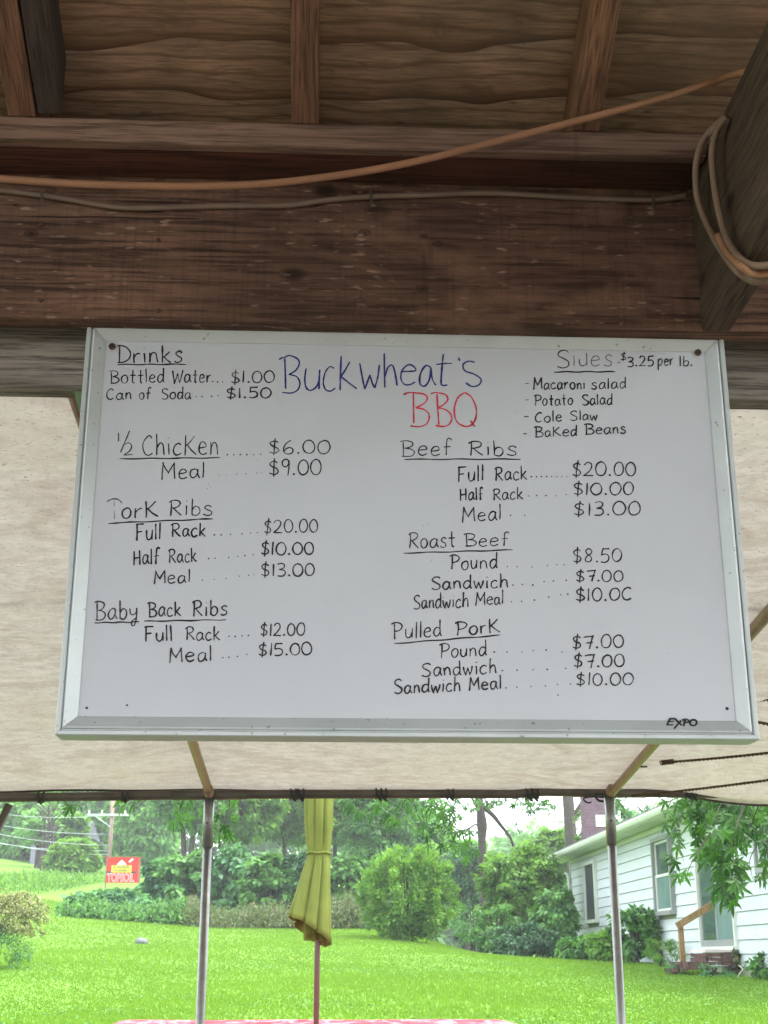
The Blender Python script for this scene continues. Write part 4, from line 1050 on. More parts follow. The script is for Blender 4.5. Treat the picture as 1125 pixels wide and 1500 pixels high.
# ================================================================== VEGETATION
def gx(px, Y): return PY(px, 1300, Y).x
def shrub(px, wpx, ytop, Y, m, label, cat='shrub', name='shrub', group=None, n=70, per=80, leaf=.13, shape='oval', depth=None, seed=0, ybase=None, stems=5, csize=.28, tone=(.1,.9), flat=.6, droop=.3, low=.12):
    rng = np.random.default_rng(seed+abs(int(px*7)))
    X = gx(px, Y); g = G(X, Y) if ybase is None else PY(px, ybase, Y).z
    zt = PY(px, ytop, Y).z; h = max(.25, zt-g); w = wpx/2046*Y/2
    r = empty(name, (X, Y, g), label, cat, group)
    d = depth or max(w*.8, .4)
    crown(rng, (X, Y, g+h*(.5+low/2)), (w, d, h*(.5-low/2)), n, per, leaf, m, r, 'foliage', shape, csize, flat, droop, tone)
    s = MB(); rr = random.Random(seed+int(px))
    for k in range(stems):
        a = rr.uniform(0, 6.28); q = rr.uniform(.1, .5)
        s.tube(catmull([(X+.1*math.cos(a),Y+.1*math.sin(a),g-.05),(X+w*q*.4*math.cos(a),Y+d*q*.4*math.sin(a),g+h*.35),(X+w*q*math.cos(a),Y+d*q*math.sin(a),g+h*.8)],4), .02, 5, taper=None)
    s.build('stems', bark_dark, r)
    return r
def tree(px, wpx, ytop, Y, m, label, cat='tree', group=None, n=170, per=85, leaf=.3, trunk=.2, ybot=None, seed=0, tone=(.1,.9), shape='oval', csize=.21, depthk=.8, fork=False, flat=.6):
    rng = np.random.default_rng(seed+abs(int(px*3+11))); rr = random.Random(seed+int(px))
    X = gx(px, Y); g = G(X, Y); zt = PY(px, ytop, Y).z; zb = g+.8 if ybot is None else PY(px, ybot, Y).z; w = wpx/2046*Y/2
    r = empty('tree', (X, Y, g), label, cat, group)
    c = (X, Y, (zt+zb)/2)
    crown(rng, c, (w, w*depthk, (zt-zb)/2), n, per, leaf, m, r, 'crown', shape, csize, flat, .3, tone)
    t = MB(); lean = rr.uniform(-.04, .04)
    for f in ((-1, 1) if fork else (0,)):
        top = (X+f*.5+lean*(zt-g), Y, zb+(zt-zb)*.7)
        pts = catmull([(X+f*.06, Y, g-.2), (X+f*.16, Y, g+(zb-g)*.6+.4), (X+f*.34, Y, zb+(zt-zb)*.3), top], 5)
        t.tube(pts, trunk, 8, taper=[trunk*(1-.75*k/(len(pts)-1)) for k in range(len(pts))])
    for k in range(9):
        a = rr.uniform(0, 6.28); z0 = zb+(zt-zb)*rr.uniform(.0, .5)
        e = (X+w*.8*math.cos(a), Y+w*.7*math.sin(a), z0+(zt-zb)*.28)
        pts = catmull([(X, Y, z0-.2), (X+w*.4*math.cos(a), Y+w*.35*math.sin(a), z0+(zt-zb)*.1), e], 4)
        t.tube(pts, trunk*.35, 5, taper=[trunk*.35*(1-.8*q/(len(pts)-1)) for q in range(len(pts))])
    t.build('trunk', bark_dark, r, smooth=True)
    return r

# far wood that reads as one mass
rng = np.random.default_rng(1)
nc = 2500
cx = rng.uniform(-55, 45, nc); cyy = rng.uniform(118, 150, nc); bz = ground(cx, cyy)
top = 19 - 9*sstep(6, 13, cx) + 2.5*np.sin(cx*.4) + 2*np.sin(cx*.17+2)
cz = bz + rng.uniform(.02, 1, nc)**.8*top
per = 60; off = rng.normal(size=(nc, per, 3)); off /= np.linalg.norm(off, axis=2, keepdims=True); off *= rng.uniform(.3, 1, (nc, per, 1))**.5*1.9; off[:, :, 2] *= .65
P = (np.stack([cx, cyy, cz], -1)[:, None, :]+off).reshape(-1, 3); o3 = off.reshape(-1, 3)
leaf_mesh('far_wood', P, o3+rng.normal(size=o3.shape)*.5, o3*.4+np.array([0,-.2,.9])+rng.normal(size=o3.shape)*.4, rng.uniform(.5, 1.0, len(P)), np.clip(np.repeat(rng.uniform(.0,.95,nc), per)+rng.normal(size=len(P))*.12,0,1), far_leaf, None, 'oval',
          kind='stuff', label='hazy green wood filling the distance behind the lawn')

# far and middle trees
T = [
 (52, 64, 1176, 79, far_leaf, 'loose pale tree half covering the left of the pale building', dict(leaf=.3, ybot=1245, n=30, per=50)),
 (98, 50, 1186, 81, leaf_bright, 'loose bright tree half covering the right of the pale building', dict(leaf=.28, ybot=1262, n=95, per=60)),
 (-30, 130, 1120, 92, far_leaf, 'pale hazy tree at the far left edge above the hill', dict(leaf=.4, ybot=1262)),
 (35, 95, 1140, 90, far_leaf, 'tall hazy tree on the hill between the left edge and the pale building', dict(leaf=.38, ybot=1268, tone=(.3,1))),
 (80, 90, 1100, 105, leaf_blue, 'dim bluish tree rising above the pale building on the hill', dict(leaf=.4, ybot=1205, tone=(.0,.4))),
 (105, 78, 1232, 72, leaf_bright, 'low yellow green tree in front of the pale building', dict(leaf=.24, ybot=1290, tone=(.4,1))),
 (150, 80, 1130, 98, far_leaf, 'hazy tree behind the utility pole', dict(leaf=.4, ybot=1250)),
 (215, 110, 1120, 84, far_leaf, 'broad light green tree right of the utility pole', dict(leaf=.34, ybot=1270, tone=(.1,.8))),
 (272, 110, 1105, 58, leaf_mid, 'fork trunked tree with dark twin stems left of the left canopy leg', dict(leaf=.24, ybot=1215, trunk=.15, fork=True)),
 (350, 120, 1100, 60, leaf_bright, 'green tree just right of the left canopy leg', dict(leaf=.24, ybot=1235, trunk=.11)),
 (415, 110, 1110, 64, leaf_bright, 'light green tree just left of the closed umbrella', dict(leaf=.26, ybot=1240, trunk=.12)),
 (490, 110, 1115, 62, leaf_bright, 'leafy tree directly behind the closed umbrella', dict(leaf=.25, ybot=1240, trunk=.12)),
 (555, 120, 1130, 58, leaf_mid, 'tree with fine foliage between the umbrella and the round bush', dict(leaf=.22, ybot=1300)),
 (618, 90, 1186, 64, far_leaf, 'soft blue green tree behind the top of the round bush', dict(leaf=.24, ybot=1310)),
 (680, 90, 1226, 60, far_leaf, 'small rounded tree on the skyline right of the round bush', dict(leaf=.22, ybot=1320)),
 (815, 80, 1215, 60, leaf_bright, 'bright tree showing on the skyline left of the house eave', dict(leaf=.22, ybot=1290)),
 (930, 90, 1176, 55, leaf_blue, 'thin leafed tree behind the house roof right of the chimney', dict(leaf=.2, ybot=1230, n=34, per=40)),
]
for k, (px, w, yt, Y, m, lab, kw) in enumerate(T): tree(px, w, yt, Y, m, lab, group='trees behind the lawn', seed=k, **kw)

# shrub bank along the back of the lawn
S = [
 (135, 85, 1308, 45, leaf_blue, 'low leftmost shrub of the bank under the red sign', 30),
 (172, 120, 1306, 47, leaf_blue, 'pale leaved shrub directly below the red sign', 40),
 (243, 85, 1262, 48, leaf_blue, 'tall shrub just right of the red sign', 60),
 (282, 110, 1250, 48, leaf_mid, 'layered shrub behind the left canopy leg', 60),
 (345, 110, 1238, 48, leaf_blue, 'widest dark green shrub right of the left canopy leg', 70),
 (398, 90, 1252, 46, leaf_mid, 'dense shrub left of the umbrella skirt', 60),
 (450, 90, 1246, 46, leaf_dark, 'dark shrub hidden behind the umbrella skirt', 50),
 (512, 80, 1250, 46, leaf_mid, 'shrub between the umbrella and the round bush', 50),
]
for k, (px, w, yt, Y, m, lab, n) in enumerate(S):
    shrub(px, w, yt, Y, m, lab, group='shrubs in a bank behind the lawn', n=n+15, per=75, leaf=.20, shape='round', seed=20+k, csize=.26, flat=.4, droop=.5, tone=(.15,1.0), low=-.05)
shrub(598, 150, 1239, 36, leaf_bright, 'big round bright green bush standing alone on the lawn', n=330, per=60, leaf=.10, seed=40, csize=.13, flat=1.1, tone=(.15,1.), droop=-.5, ybase=1382, stems=9, low=.02)
shrub(697, 95, 1236, 52, leaf_dark, 'dark bluish shrub in the gap right of the round bush', n=70, per=80, leaf=.15, seed=41, tone=(0,.6))
shrub(690, 80, 1322, 43, leaf_mid, 'low weedy shrub in the gap right of the round bush', n=40, per=60, leaf=.10, shape='long', seed=42)
shrub(765, 140, 1238, 38, leaf_bright, 'tall airy light green shrub left of the house corner', n=230, per=75, leaf=.14, shape='oval', seed=43, csize=.17, tone=(0,1), droop=.6, ybase=1395, stems=8)
shrub(725, 75, 1325, 35, leaf_mid, 'small pale leaved shrub at the lawn edge left of the airy shrub', n=45, per=60, leaf=.09, seed=44, ybase=1402)
shrub(768, 95, 1355, 34, leaf_dark, 'low dark shrub at the foot of the airy shrub', n=80, per=60, leaf=.10, seed=48, ybase=1408, low=-.05)
shrub(812, 58, 1302, 35.5, leaf_mid, 'drooping vine covered shrub against the house corner', n=170, per=85, leaf=.15, shape='oval', seed=45, droop=1.2, ybase=1405, tone=(.0,1.))
shrub(845, 60, 1374, 31.5, leaf_mid, 'broad leaved plant under the dark window', 'plant', 'plant', n=44, per=44, leaf=.15, seed=46, ybase=1413, tone=(.2,1), droop=.4, depth=.5)
shrub(888, 60, 1368, 30.5, leaf_bright, 'leafy plant behind the right canopy leg at the house wall', 'plant', 'plant', n=50, per=44, leaf=.15, seed=47, ybase=1414, depth=.5)
shrub(925, 76, 1330, 29.5, leaf_mid, 'tall flowering weed patch right of the right canopy leg', 'plant', 'plant', n=60, per=40, leaf=.13, seed=49, ybase=1416, depth=.5, stems=9, csize=.22)
shrub(966, 56, 1372, 27.5, leaf_bright, 'feathery weeds left of the brick steps', 'plant', 'plant', n=30, per=50, leaf=.07, shape='long', seed=50, ybase=1420, depth=.4)
shrub(982, 34, 1412, 24.4, leaf_blue, 'silvery weeds around the front post of the handrail', 'plant', 'plant', n=14, per=36, leaf=.05, shape='long', seed=51, ybase=1432, depth=.4)
shrub(1036, 74, 1424, 23.5, leaf_blue, 'low creeping weeds in front of the brick steps', 'plant', 'plant', n=14, per=34, leaf=.04, seed=52, ybase=1436, depth=.3)
shrub(1068, 16, 1394, 23.9, leaf_weed, 'withered yellowish plant beside the upper handrail post', 'plant', 'plant', n=12, per=40, leaf=.05, seed=53, ybase=1415, depth=.2)
shrub(1112, 70, 1398, 22.6, leaf_mid, 'dark leaved plant at the right edge below the house wall', 'plant', 'plant', n=30, per=50, leaf=.09, seed=54, ybase=1434, depth=.4)
# flowering bush at the left edge
fb = empty('flowering_bush', (gx(8,24.5), 24.5, PY(8,1425,24.5).z), 'arching bush with cream pink blossom sprays at the left edge of the lawn', 'bush')
rng = np.random.default_rng(77)
X0 = gx(6,24.5); zb = PY(8,1425,24.5).z
crown(rng, (X0-.15, 24.5, zb+.38), (.72,.7,.34), 55, 60, .075, leaf_blue, fb, 'foliage', 'long', .26, .6, -.2, (.2,1))
crown(rng, (X0-.28, 24.5, zb+1.1), (.5,.6,.36), 40, 70, .04, leaf_pink, fb, 'blossom', 'round', .25, .6, .1, (.0,1.))
s = MB(); PP, DD = [], []
for k in range(26):
    a = rng.uniform(-1.2, 1.4); L_ = rng.uniform(.45, .95); h_ = rng.uniform(.7, 1.3)
    pts = catmull([(X0-.2,24.5,zb),(X0-.2+L_*.35*math.cos(a),24.5+.3*math.sin(a*2),zb+h_*.75),(X0-.1+L_*.75*math.cos(a),24.5+.5*math.sin(a*2),zb+h_),(X0+L_*1.05*math.cos(a)-.1,24.5+.6*math.sin(a*2),zb+h_*.86)],8)
    s.tube(pts, .006, 4)
    for q in range(len(pts)//2, len(pts)):
        for _ in range(14): PP.append(np.array(pts[q])+rng.normal(size=3)*.028); DD.append(rng.normal(size=3))
s.build('stems', bark, fb)
PP = np.array(PP); DD = np.array(DD)
leaf_mesh('blossom_spray', PP, DD, rng.normal(size=DD.shape)+np.array([0,-.3,.8]), rng.uniform(.02,.045,len(PP)), rng.uniform(0,1,len(PP)), leaf_pink, fb, 'round')
# dry weed strip and ground cover at the foot of the bank
def strip(name, label, px0, px1, Y, h, m, n, leaf, shape='long', seed=0, spread=1.0):
    rng = np.random.default_rng(seed); px = rng.uniform(px0, px1, n)
    x0, x1 = gx(px0, Y), gx(px1, Y); X = rng.uniform(x0, x1, n); YY = Y+rng.normal(size=n)*spread*.5
    hh_ = h*(.6+.4*np.sin(X*1.7)*np.sin(X*.6+1)+.2*rng.normal(size=n)).clip(.2, 1.3)
    Z = ground(X, YY)+rng.uniform(0, 1, n)*hh_
    D = rng.normal(size=(n,3)); D[:,2] = np.abs(D[:,2])+.6
    leaf_mesh(name, np.stack([X,YY,Z],-1), D, rng.normal(size=(n,3))+np.array([0,-.6,.5]), leaf*rng.uniform(.6,1.3,n), rng.uniform(0,1,n), m, None, shape, kind='stuff', label=label)
strip('dry_weeds', 'reddish dry weeds at the foot of the shrub bank', 275, 545, 43, .85, leaf_weed, 9000, .15, seed=3)
strip('ground_cover', 'low green ground cover along the foot of the shrub bank', 95, 560, 43.8, .6, leaf_mid, 16000, .14, 'oval', 4)
strip('tall_grass', 'tall pale grass on the hill left of the shrubs', -20, 110, 60, .5, leaf_bright, 6000, .22, 'long', 5, 12)
# trunks on the skyline
bt = empty('tree', (gx(840,50), 50, G(gx(840,50),50)), 'thick grey trunk rising behind the house eave left of the chimney', 'tree', 'trees behind the lawn')
X = gx(840,50); g = G(X,50)
MB().tube(catmull([(X+.1,50,g-.2),(X+.03,50,g+3),(X-.06,50,g+6),(X-.1,50,g+10)],6), .24, 12, taper=[.27-.005*k for k in range(19)]).build('trunk', bark, bt, smooth=True)
MB().tube(catmull([(X-.02,50,6.2),(X+.5,50,7.0),(X+1.3,50,7.9)],5), .12, 8).build('limb', bark, bt, smooth=True)
rng = np.random.default_rng(9)
crown(rng, (X+.2,50,13), (5,4,3.4), 90, 60, .2, leaf_mid, bt, 'crown', 'oval', .22)
iv = empty('climbing_ivy', (gx(858,48.5), 48.5, G(gx(858,48.5),48.5)), 'bright ivy column climbing between the grey trunk and the chimney', 'climber')
p0 = PY(858,1262,48.5); p1 = PY(860,1178,48.5)
crown(rng, ((p0.x+p1.x)/2,48.5,(p0.z+p1.z)/2-.6), (.42,.4,(p1.z-p0.z)/2+.6), 60, 60, .11, leaf_bright, iv, 'foliage', 'oval', .2, .7, .5)
MB().tube([(p0.x,48.6,G(p0.x,48.6)),(p1.x,48.6,p1.z-.3)], .05, 6).build('stem', bark, iv)
ot = empty('tree', (gx(707,46), 46, G(gx(707,46),46)), 'dark crooked tree with a bent limb against the white sky', 'tree', 'trees behind the lawn')
L = lambda l, Y: [PY(x, y, Y) for x, y in l]
m = MB(); pts = catmull(L([(709,1400),(708,1290),(706,1232),(706,1208),(703,1180),(700,1150),(697,1100)],46),5); m.tube(pts, .12, 8, taper=[.13+.05*math.exp(-((p.z-PY(706,1208,46).z)/.35)**2) for p in pts]); m.build('trunk', bark_dark, ot, smooth=True)
m = MB(); pts = catmull(L([(694,1150),(703,1176),(722,1194),(733,1208),(747,1226),(752,1240)],46),5); m.tube(pts, .1, 7, taper=[.11-.003*k for k in range(len(pts))]); m.build('limb', bark_dark, ot, smooth=True)
m = MB(); m.tube(catmull(L([(704,1211),(696,1208),(688,1213),(676,1217),(668,1214)],46),5), .035, 6); m.tube(catmull(L([(754,1200),(757,1210),(761,1221)],46),4), .02, 5); m.tube(catmull(L([(700,1185),(694,1175),(690,1165)],46),4), .04, 5); m.build('branch', bark_dark, ot, smooth=True)
rng = np.random.default_rng(19)
crown(rng, (gx(700,46),46,11.2), (4,3.4,3), 80, 60, .18, leaf_mid, ot, 'crown', 'oval', .22)
for k, (x, y, wx, wy) in enumerate(((655,1178,35,10),(690,1178,20,10),(722,1176,14,6),(764,1176,32,9),(640,1190,20,9),(612,1178,22,9),(860,1172,10,8),(905,1178,14,10),(800,1180,18,6))):
    c = PY(x, y, 45); crown(rng, tuple(c), (wx/2046*45*.9, .4, wy/2046*45), 12, 26, .13, leaf_mid, ot, 'leaf_spray', 'long', .3, .5, .7)

# ================================================================== the near maple: every large leaf its own piece
mp = empty('maple_tree', (7.6, 13.6, G(7.6,13.6)), 'silver maple with jagged leaves hanging down in front of the white house', 'tree')
m = MB(); tp = (7.6,13.6)
pts = catmull([(7.6,13.6,-.0+G(7.6,13.6)-.2),(7.55,13.55,2.2),(7.3,13.4,4.0),(6.9,13.2,5.6),(6.4,13.0,7.5)],6); m.tube(pts, .2, 12, taper=[.26-.007*k for k in range(len(pts))]); m.build('trunk', bark, mp, smooth=True)
rm = np.random.default_rng(12)
def limb(a, b_, c, r): 
    q = catmull([a, b_, c], 8); MB().tube(q, r, 7, taper=[r*(1-.7*k/(len(q)-1)) for k in range(len(q))]).build('limb', bark_dark, mp, smooth=True)
limb((7.1,13.3,4.8),(5.6,12.6,4.6),(3.6,12.2,3.75),.07)
limb((7.0,13.2,5.2),(3,12.5,6.0),(-2.5,11,4.8),.09)
limb((7.2,13.4,4.3),(5.5,13.0,4.1),(4.3,12.8,3.4),.05)
limb((6.9,13.2,5.8),(3,16,6.6),(.6,19,5.4),.08)
def maple_leaf_mesh(k):
    rr = random.Random(k)
    lobes = [(0,1.0,.0),(52,.80,.05),(-52,.80,.05),(105,.52,.05),(-105,.52,.05)]
    pts = []
    order = [(-150,.10),(-118,.36),(-105,.52),(-92,.34),(-78,.17),(-66,.50),(-62,.62),(-52,.82),(-45,.60),(-36,.50),(-26,.20),(-17,.55),(-13,.52),(-7,.80),(0,1.02)]
    order = order + [(-a, r) for a, r in reversed(order[:-1])]
    me = bpy.data.meshes.new('leaf'); vs = [(0,0,0)]
    for a, r in order:
        r *= rr.uniform(.92,1.08); t = R(a+rr.uniform(-2,2)); x, y = r*math.cos(t), r*math.sin(t)
        vs.append((x+.12, y*.85, -.28*x*x*(1 if x > 0 else .3) + .16*abs(y)-.3*y*y))
    fs = [(0, i, i+1) for i in range(1, len(vs)-1)]
    vs += [(-.35,-.008,.02),(-.35,.008,.02),(.02,.01,0),(.02,-.01,0)]; n = len(vs); fs.append((n-4,n-1,n-2,n-3))
    me.from_pydata(vs, [], fs); at = me.attributes.new('tone','FLOAT','POINT'); at.data.foreach_set('value', [ [.15,.5,.85,.35][k] ]*len(vs)); me.materials.append(leaf_maple)
    return me
mls = [maple_leaf_mesh(k) for k in range(4)]
Lm = root_loc(mp)
MLV = np.array([v.co[:] for v in mls[0].vertices]); MLF = [tuple(p.vertices) for p in mls[0].polygons]
count = 0; rest = [[], [], []]
def leaf_at(p, d, nrm, s, single=True):
    global count
    d = Vector(d).normalized(); nn = Vector(nrm); b = nn.cross(d).normalized(); nn = d.cross(b)
    M = Matrix((d, b, nn)).transposed()
    if single and count < 296:
        o = bpy.data.objects.new('leaf', mls[int(rm.integers(0,4))]); col.objects.link(o); o.parent = mp
        o.matrix_local = Matrix.Translation(Vector(p)-Lm) @ (M*s).to_4x4(); count += 1
    else:
        V = (np.array(M)@(MLV*s).T).T + np.array(p) - np.array(Lm); o_ = len(rest[0])
        rest[0].extend(V.tolist()); rest[1].extend([tuple(i+o_ for i in f) for f in MLF]); t_ = float(rm.uniform(0,1)); rest[2].extend([t_]*len(V))
def sprig(path, Y, n, s, single=True, spread=16, yw=.35):
    pts = catmull([PY(x, y, Y+float(rm.uniform(-yw,yw))) for x, y in path], 6)
    twig = MB(); twig.tube(pts, .006*Y/12, 5, taper=[.007*Y/12*(1-.7*k/(len(pts)-1)) for k in range(len(pts))])
    for k in range(n):
        t = (k+.5)/n; p = pts[min(int((t**.8)*(len(pts)-1)), len(pts)-1)]
        q = p + Vector((float(rm.normal())*spread/2046*Y*.5, float(rm.normal())*.12, float(rm.normal())*spread/2046*Y*.4))
        d = Vector((float(rm.normal())*.55, float(rm.normal())*.5, -1.0+float(rm.uniform(-.2,.5))))
        nr = Vector((float(rm.normal())*.5, -1.0, .55+float(rm.normal())*.4))
        leaf_at(q, d, nr, s*float(rm.uniform(.7,1.2)), single)
    twig.build('twig', bark_dark, mp, smooth=True)
near = [
 ([(1085,1120),(1060,1150),(1040,1180),(1035,1200)],12.7,26,.13),([(1125,1120),(1100,1150),(1090,1185),(1085,1215)],12.8,26,.13),([(1065,1200),(1052,1235),(1062,1270),(1068,1310)],12.3,24,.14),([(1075,1230),(1064,1270),(1060,1312)],12.4,18,.14),([(1030,1120),(1012,1150),(1005,1175),(1012,1195)],12.9,18,.12),([(1060,1120),(1050,1160),(1070,1190),(1072,1230)],12.9,22,.13),([(1145,1130),(1122,1170),(1108,1200)],12.9,18,.13),
 ([(1120,1120),(1090,1170),(1070,1215),(1062,1260),(1066,1300)],12.2,26,.135),
 ([(1100,1120),(1065,1165),(1045,1205),(1048,1250),(1056,1290)],12.0,26,.135),
 ([(1060,1120),(1030,1165),(1020,1200),(1030,1240)],12.4,18,.13),
 ([(1050,1120),(1010,1160),(998,1195),(990,1225),(1002,1262)],12.1,15,.12),
 ([(1010,1120),(990,1160),(980,1180),(972,1198)],12.5,10,.12),
 ([(1140,1120),(1115,1170),(1100,1210),(1095,1232)],12.3,20,.13),
 ([(1160,1150),(1130,1210),(1122,1250),(1120,1282)],11.8,14,.13),
 ([(1090,1180),(1075,1225),(1078,1265),(1070,1320)],11.9,18,.14),
 ([(1070,1180),(1058,1230),(1064,1280),(1060,1330)],12.1,16,.14),
 ([(1130,1200),(1108,1240),(1098,1262),(1103,1288)],11.9,7,.115),
 ([(1080,1140),(1100,1180),(1120,1200)],12.6,12,.13),
 ([(1040,1140),(1062,1180),(1085,1205)],12.6,14,.13),
 ([(1040,1220),(1022,1248),(1008,1275),(1007,1290)],12.0,6,.115),
 ([(98,1140),(99,1172),(100,1183)],8.9,5,.095),
 ([(185,1140),(188,1170),(192,1180)],9.2,6,.085),
 ([(205,1140),(203,1170),(204,1176)],9.3,3,.08),
]
for a in near: sprig(*a)
small = [
 ([(258,1140),(264,1175),(262,1196)],14,8,.12),([(285,1140),(280,1180),(278,1190)],14,7,.12),
 ([(315,1140),(320,1185),(322,1225)],14,16,.12),([(335,1140),(336,1180),(332,1200)],14.3,10,.12),([(322,1190),(320,1215),(324,1246)],14,8,.12),
 ([(530,1140),(560,1178),(575,1196),(582,1206)],19,20,.13),([(560,1140),(600,1172),(618,1190),(622,1212)],19,22,.13),([(500,1140),(520,1176),(536,1190)],19,14,.13),
 ([(600,1140),(640,1180),(655,1205),(664,1232),(668,1252)],19,30,.13),([(640,1150),(668,1190),(680,1215),(684,1240)],19.4,20,.13),
 ([(660,1205),(650,1222),(640,1233),(625,1243)],19,8,.12),([(600,1160),(588,1185),(596,1210)],19.2,12,.13),
 ([(740,1140),(760,1172),(775,1180),(782,1192)],22,12,.12),([(690,1140),(712,1172),(722,1182)],22,9,.12),([(770,1140),(790,1170),(800,1180)],22,9,.12),
 ([(870,1150),(905,1172),(915,1190)],24,8,.12),
]
for path, Y, n, s in small: sprig(path, Y, n, s, False, 20, .6)
# the rest of the crown, above the canopy
for k in range(520):
    p = Vector((float(rm.uniform(-3,10)), float(rm.uniform(9,19)), float(rm.uniform(5.4,8.6))))
    leaf_at(p, (float(rm.normal()),float(rm.normal()),-.7), (float(rm.normal())*.5,float(rm.normal())*.5,1), .16, False)
me = bpy.data.meshes.new('foliage'); me.from_pydata(rest[0], [], rest[1]); at = me.attributes.new('tone','FLOAT','POINT'); at.data.foreach_set('value', rest[2]); me.materials.append(leaf_maple)
o = bpy.data.objects.new('foliage', me); col.objects.link(o); o.parent = mp; o['kind'] = 'stuff'

# ================================================================== sign, utility pole, wires, pale building, stone
YS = 56
a = PY(155,1293,YS); b_ = PY(204,1256,YS)
sg = empty('billboard', ((a.x+b_.x)/2, YS, a.z), 'red TOPSOIL sign hanging from a bar above the shrubs', 'sign')
sx = lambda u: a.x+(b_.x-a.x)*u; szz = lambda v: a.z+(b_.z-a.z)*v
MB().box(sx(0), sx(1), YS, YS+.05, szz(0), szz(1)).build('panel', sign_red, sg)
fr = MB(); fr.box(sx(-.02),sx(0),YS-.02,YS+.06,szz(-.03),szz(1.03)); fr.box(sx(1),sx(1.03),YS-.02,YS+.06,szz(-.03),szz(1.03)); fr.box(sx(-.16),sx(1.14),YS-.02,YS+.06,szz(1.0),szz(1.03)); fr.build('frame', simple('rusty_frame',(.25,.14,.08),.8), sg)
for u in (-.02, 1.03): MB().box(sx(u)-.03, sx(u)+.03, YS+.06, YS+.12, G(a.x,YS)-.2, szz(1.02)).build('post', pole_wood, sg)
MB().box(sx(.15), sx(.78), YS-.012, YS-.004, szz(.40), szz(.68)).build('name_panel', sign_yellow, sg)
MB().box(sx(.01), sx(.15), YS-.010, YS-.004, szz(.37), szz(.45)).build('dark_band', sign_dark, sg); MB().box(sx(.78), sx(.92), YS-.010, YS-.004, szz(.37), szz(.45)).build('dark_band', sign_dark, sg)
m = MB(); m.add([(sx(.30),YS-.011,szz(.70)),(sx(.62),YS-.011,szz(.70)),(sx(.54),YS-.011,szz(.82)),(sx(.46),YS-.011,szz(.90)),(sx(.40),YS-.011,szz(.84))],[(0,1,2,3,4)]); m.build('emblem', sign_white, sg, label='pale rounded emblem above the yellow panel')
m = MB(); m.add([(sx(.66),YS-.011,szz(.82)),(sx(.72),YS-.011,szz(.80)),(sx(.84),YS-.011,szz(.93)),(sx(.77),YS-.011,szz(.96))],[(0,1,2,3)]); m.build('emblem', sign_white, sg, label='small white slanted mark at the upper right')
def text(s_, x0, x1, z0, z1, m, y, name, off=0.0, bold=0.0):
    cu = bpy.data.curves.new(name, 'FONT'); cu.body = s_; cu.size = 1; cu.extrude = .003; cu.offset = off
    o = bpy.data.objects.new(name, cu); col.objects.link(o); bpy.context.view_layer.update()
    dg = bpy.context.evaluated_depsgraph_get(); me = bpy.data.meshes.new_from_object(o.evaluated_get(dg)); bpy.data.objects.remove(o)
    co = np.empty(len(me.vertices)*3); me.vertices.foreach_get('co', co); co = co.reshape(-1,3)
    mn, mx_ = co.min(0), co.max(0); L_ = root_loc(sg)
    q = np.stack([x0+(co[:,0]-mn[0])/(mx_[0]-mn[0])*(x1-x0)-L_.x, y-co[:,2]-L_.y, z0+(co[:,1]-mn[1])/(mx_[1]-mn[1])*(z1-z0)-L_.z], -1)
    me.vertices.foreach_set('co', q.ravel()); me.update(); me.materials.clear(); me.materials.append(m); me.name = name
    o2 = bpy.data.objects.new(name, me); col.objects.link(o2); o2.parent = sg; return o2
text('TOPSOIL', sx(.03), sx(.88), szz(.03), szz(.37), sign_white, YS-.012, 'lettering', .045)
text('TOPSOIL', sx(.045), sx(.865), szz(.05), szz(.35), sign_pink, YS-.020, 'lettering', .012)
text('KAISER', sx(.22), sx(.72), szz(.56), szz(.66), sign_dark, YS-.018, 'lettering'); text('NURSERY', sx(.22), sx(.72), szz(.44), szz(.52), sign_dark, YS-.018, 'lettering')
YPo = 71
p = PY(160,1256,YPo); q = PY(159,1150,YPo)
up_ = empty('utility_pole', (p.x,YPo,G(p.x,YPo)), 'pale wooden utility pole with a crossarm behind the red sign', 'utility pole')
MB().tube([(p.x,YPo,G(p.x,YPo)),(p.x,YPo,q.z)], .11, 10).build('pole', pole_wood, up_, smooth=True)
z = PY(150,1194,YPo).z; xa = PY(128,1194,YPo).x; xb = PY(190,1194,YPo).x
MB().bar((xa,YPo-.13,z),(xb,YPo-.13,z),.1,.12).build('crossarm', simple('grey_crossarm',(.34,.36,.33),.9), up_)
MB().bar((PY(140,1197,YPo).x,YPo-.2,z-.05),(p.x,YPo-.12,PY(158,1212,YPo).z),.05,.05).build('brace', wire_m, up_)
for u in (.05,.35,.9): MB().tube([(xa+(xb-xa)*u,YPo-.13,z+.06),(xa+(xb-xa)*u,YPo-.13,z+.22)], .05, 8).build('insulator', sign_white, up_)
for k, (y0, y1, x1) in enumerate(((1214,1238,160),(1226,1252,160),(1230,1246,160),(1188,1196,140),(1202,1222,158))):
    A_ = PY(-60,y0-6,YPo+2*k); B_ = PY(x1,y1,YPo-.1)
    pts = [A_.lerp(B_, t/12)+Vector((0,0,-.25*4*(t/12)*(1-t/12))) for t in range(13)]
    o = MB().tube(pts, .014, 5).build('power_line', wire_m, smooth=True)
    tag(o, ['topmost long pale wire sloping down to the utility pole', 'lowest pale wire sloping from the left edge to the utility pole', 'middle pale wire just above the lowest one', 'wire running to the crossarm of the utility pole', 'wire above the pale building meeting the pole below its crossarm'][k], 'power line', 'wires strung to the utility pole')
YB = 86
c0 = PY(42,1284,YB); c1 = PY(112,1284,YB); zt = PY(70,1222,YB).z; zr_ = PY(70,1196,YB).z
bn = empty('barn', ((c0.x+c1.x)/2, YB+3, G(c0.x,YB+3)), 'pale lilac grey building half hidden by trees on the hill', 'barn')
MB().box(c0.x, c1.x, YB, YB+6, min(G(c0.x,YB),c0.z)-1.5, zt).build('wall', barn_m, bn)
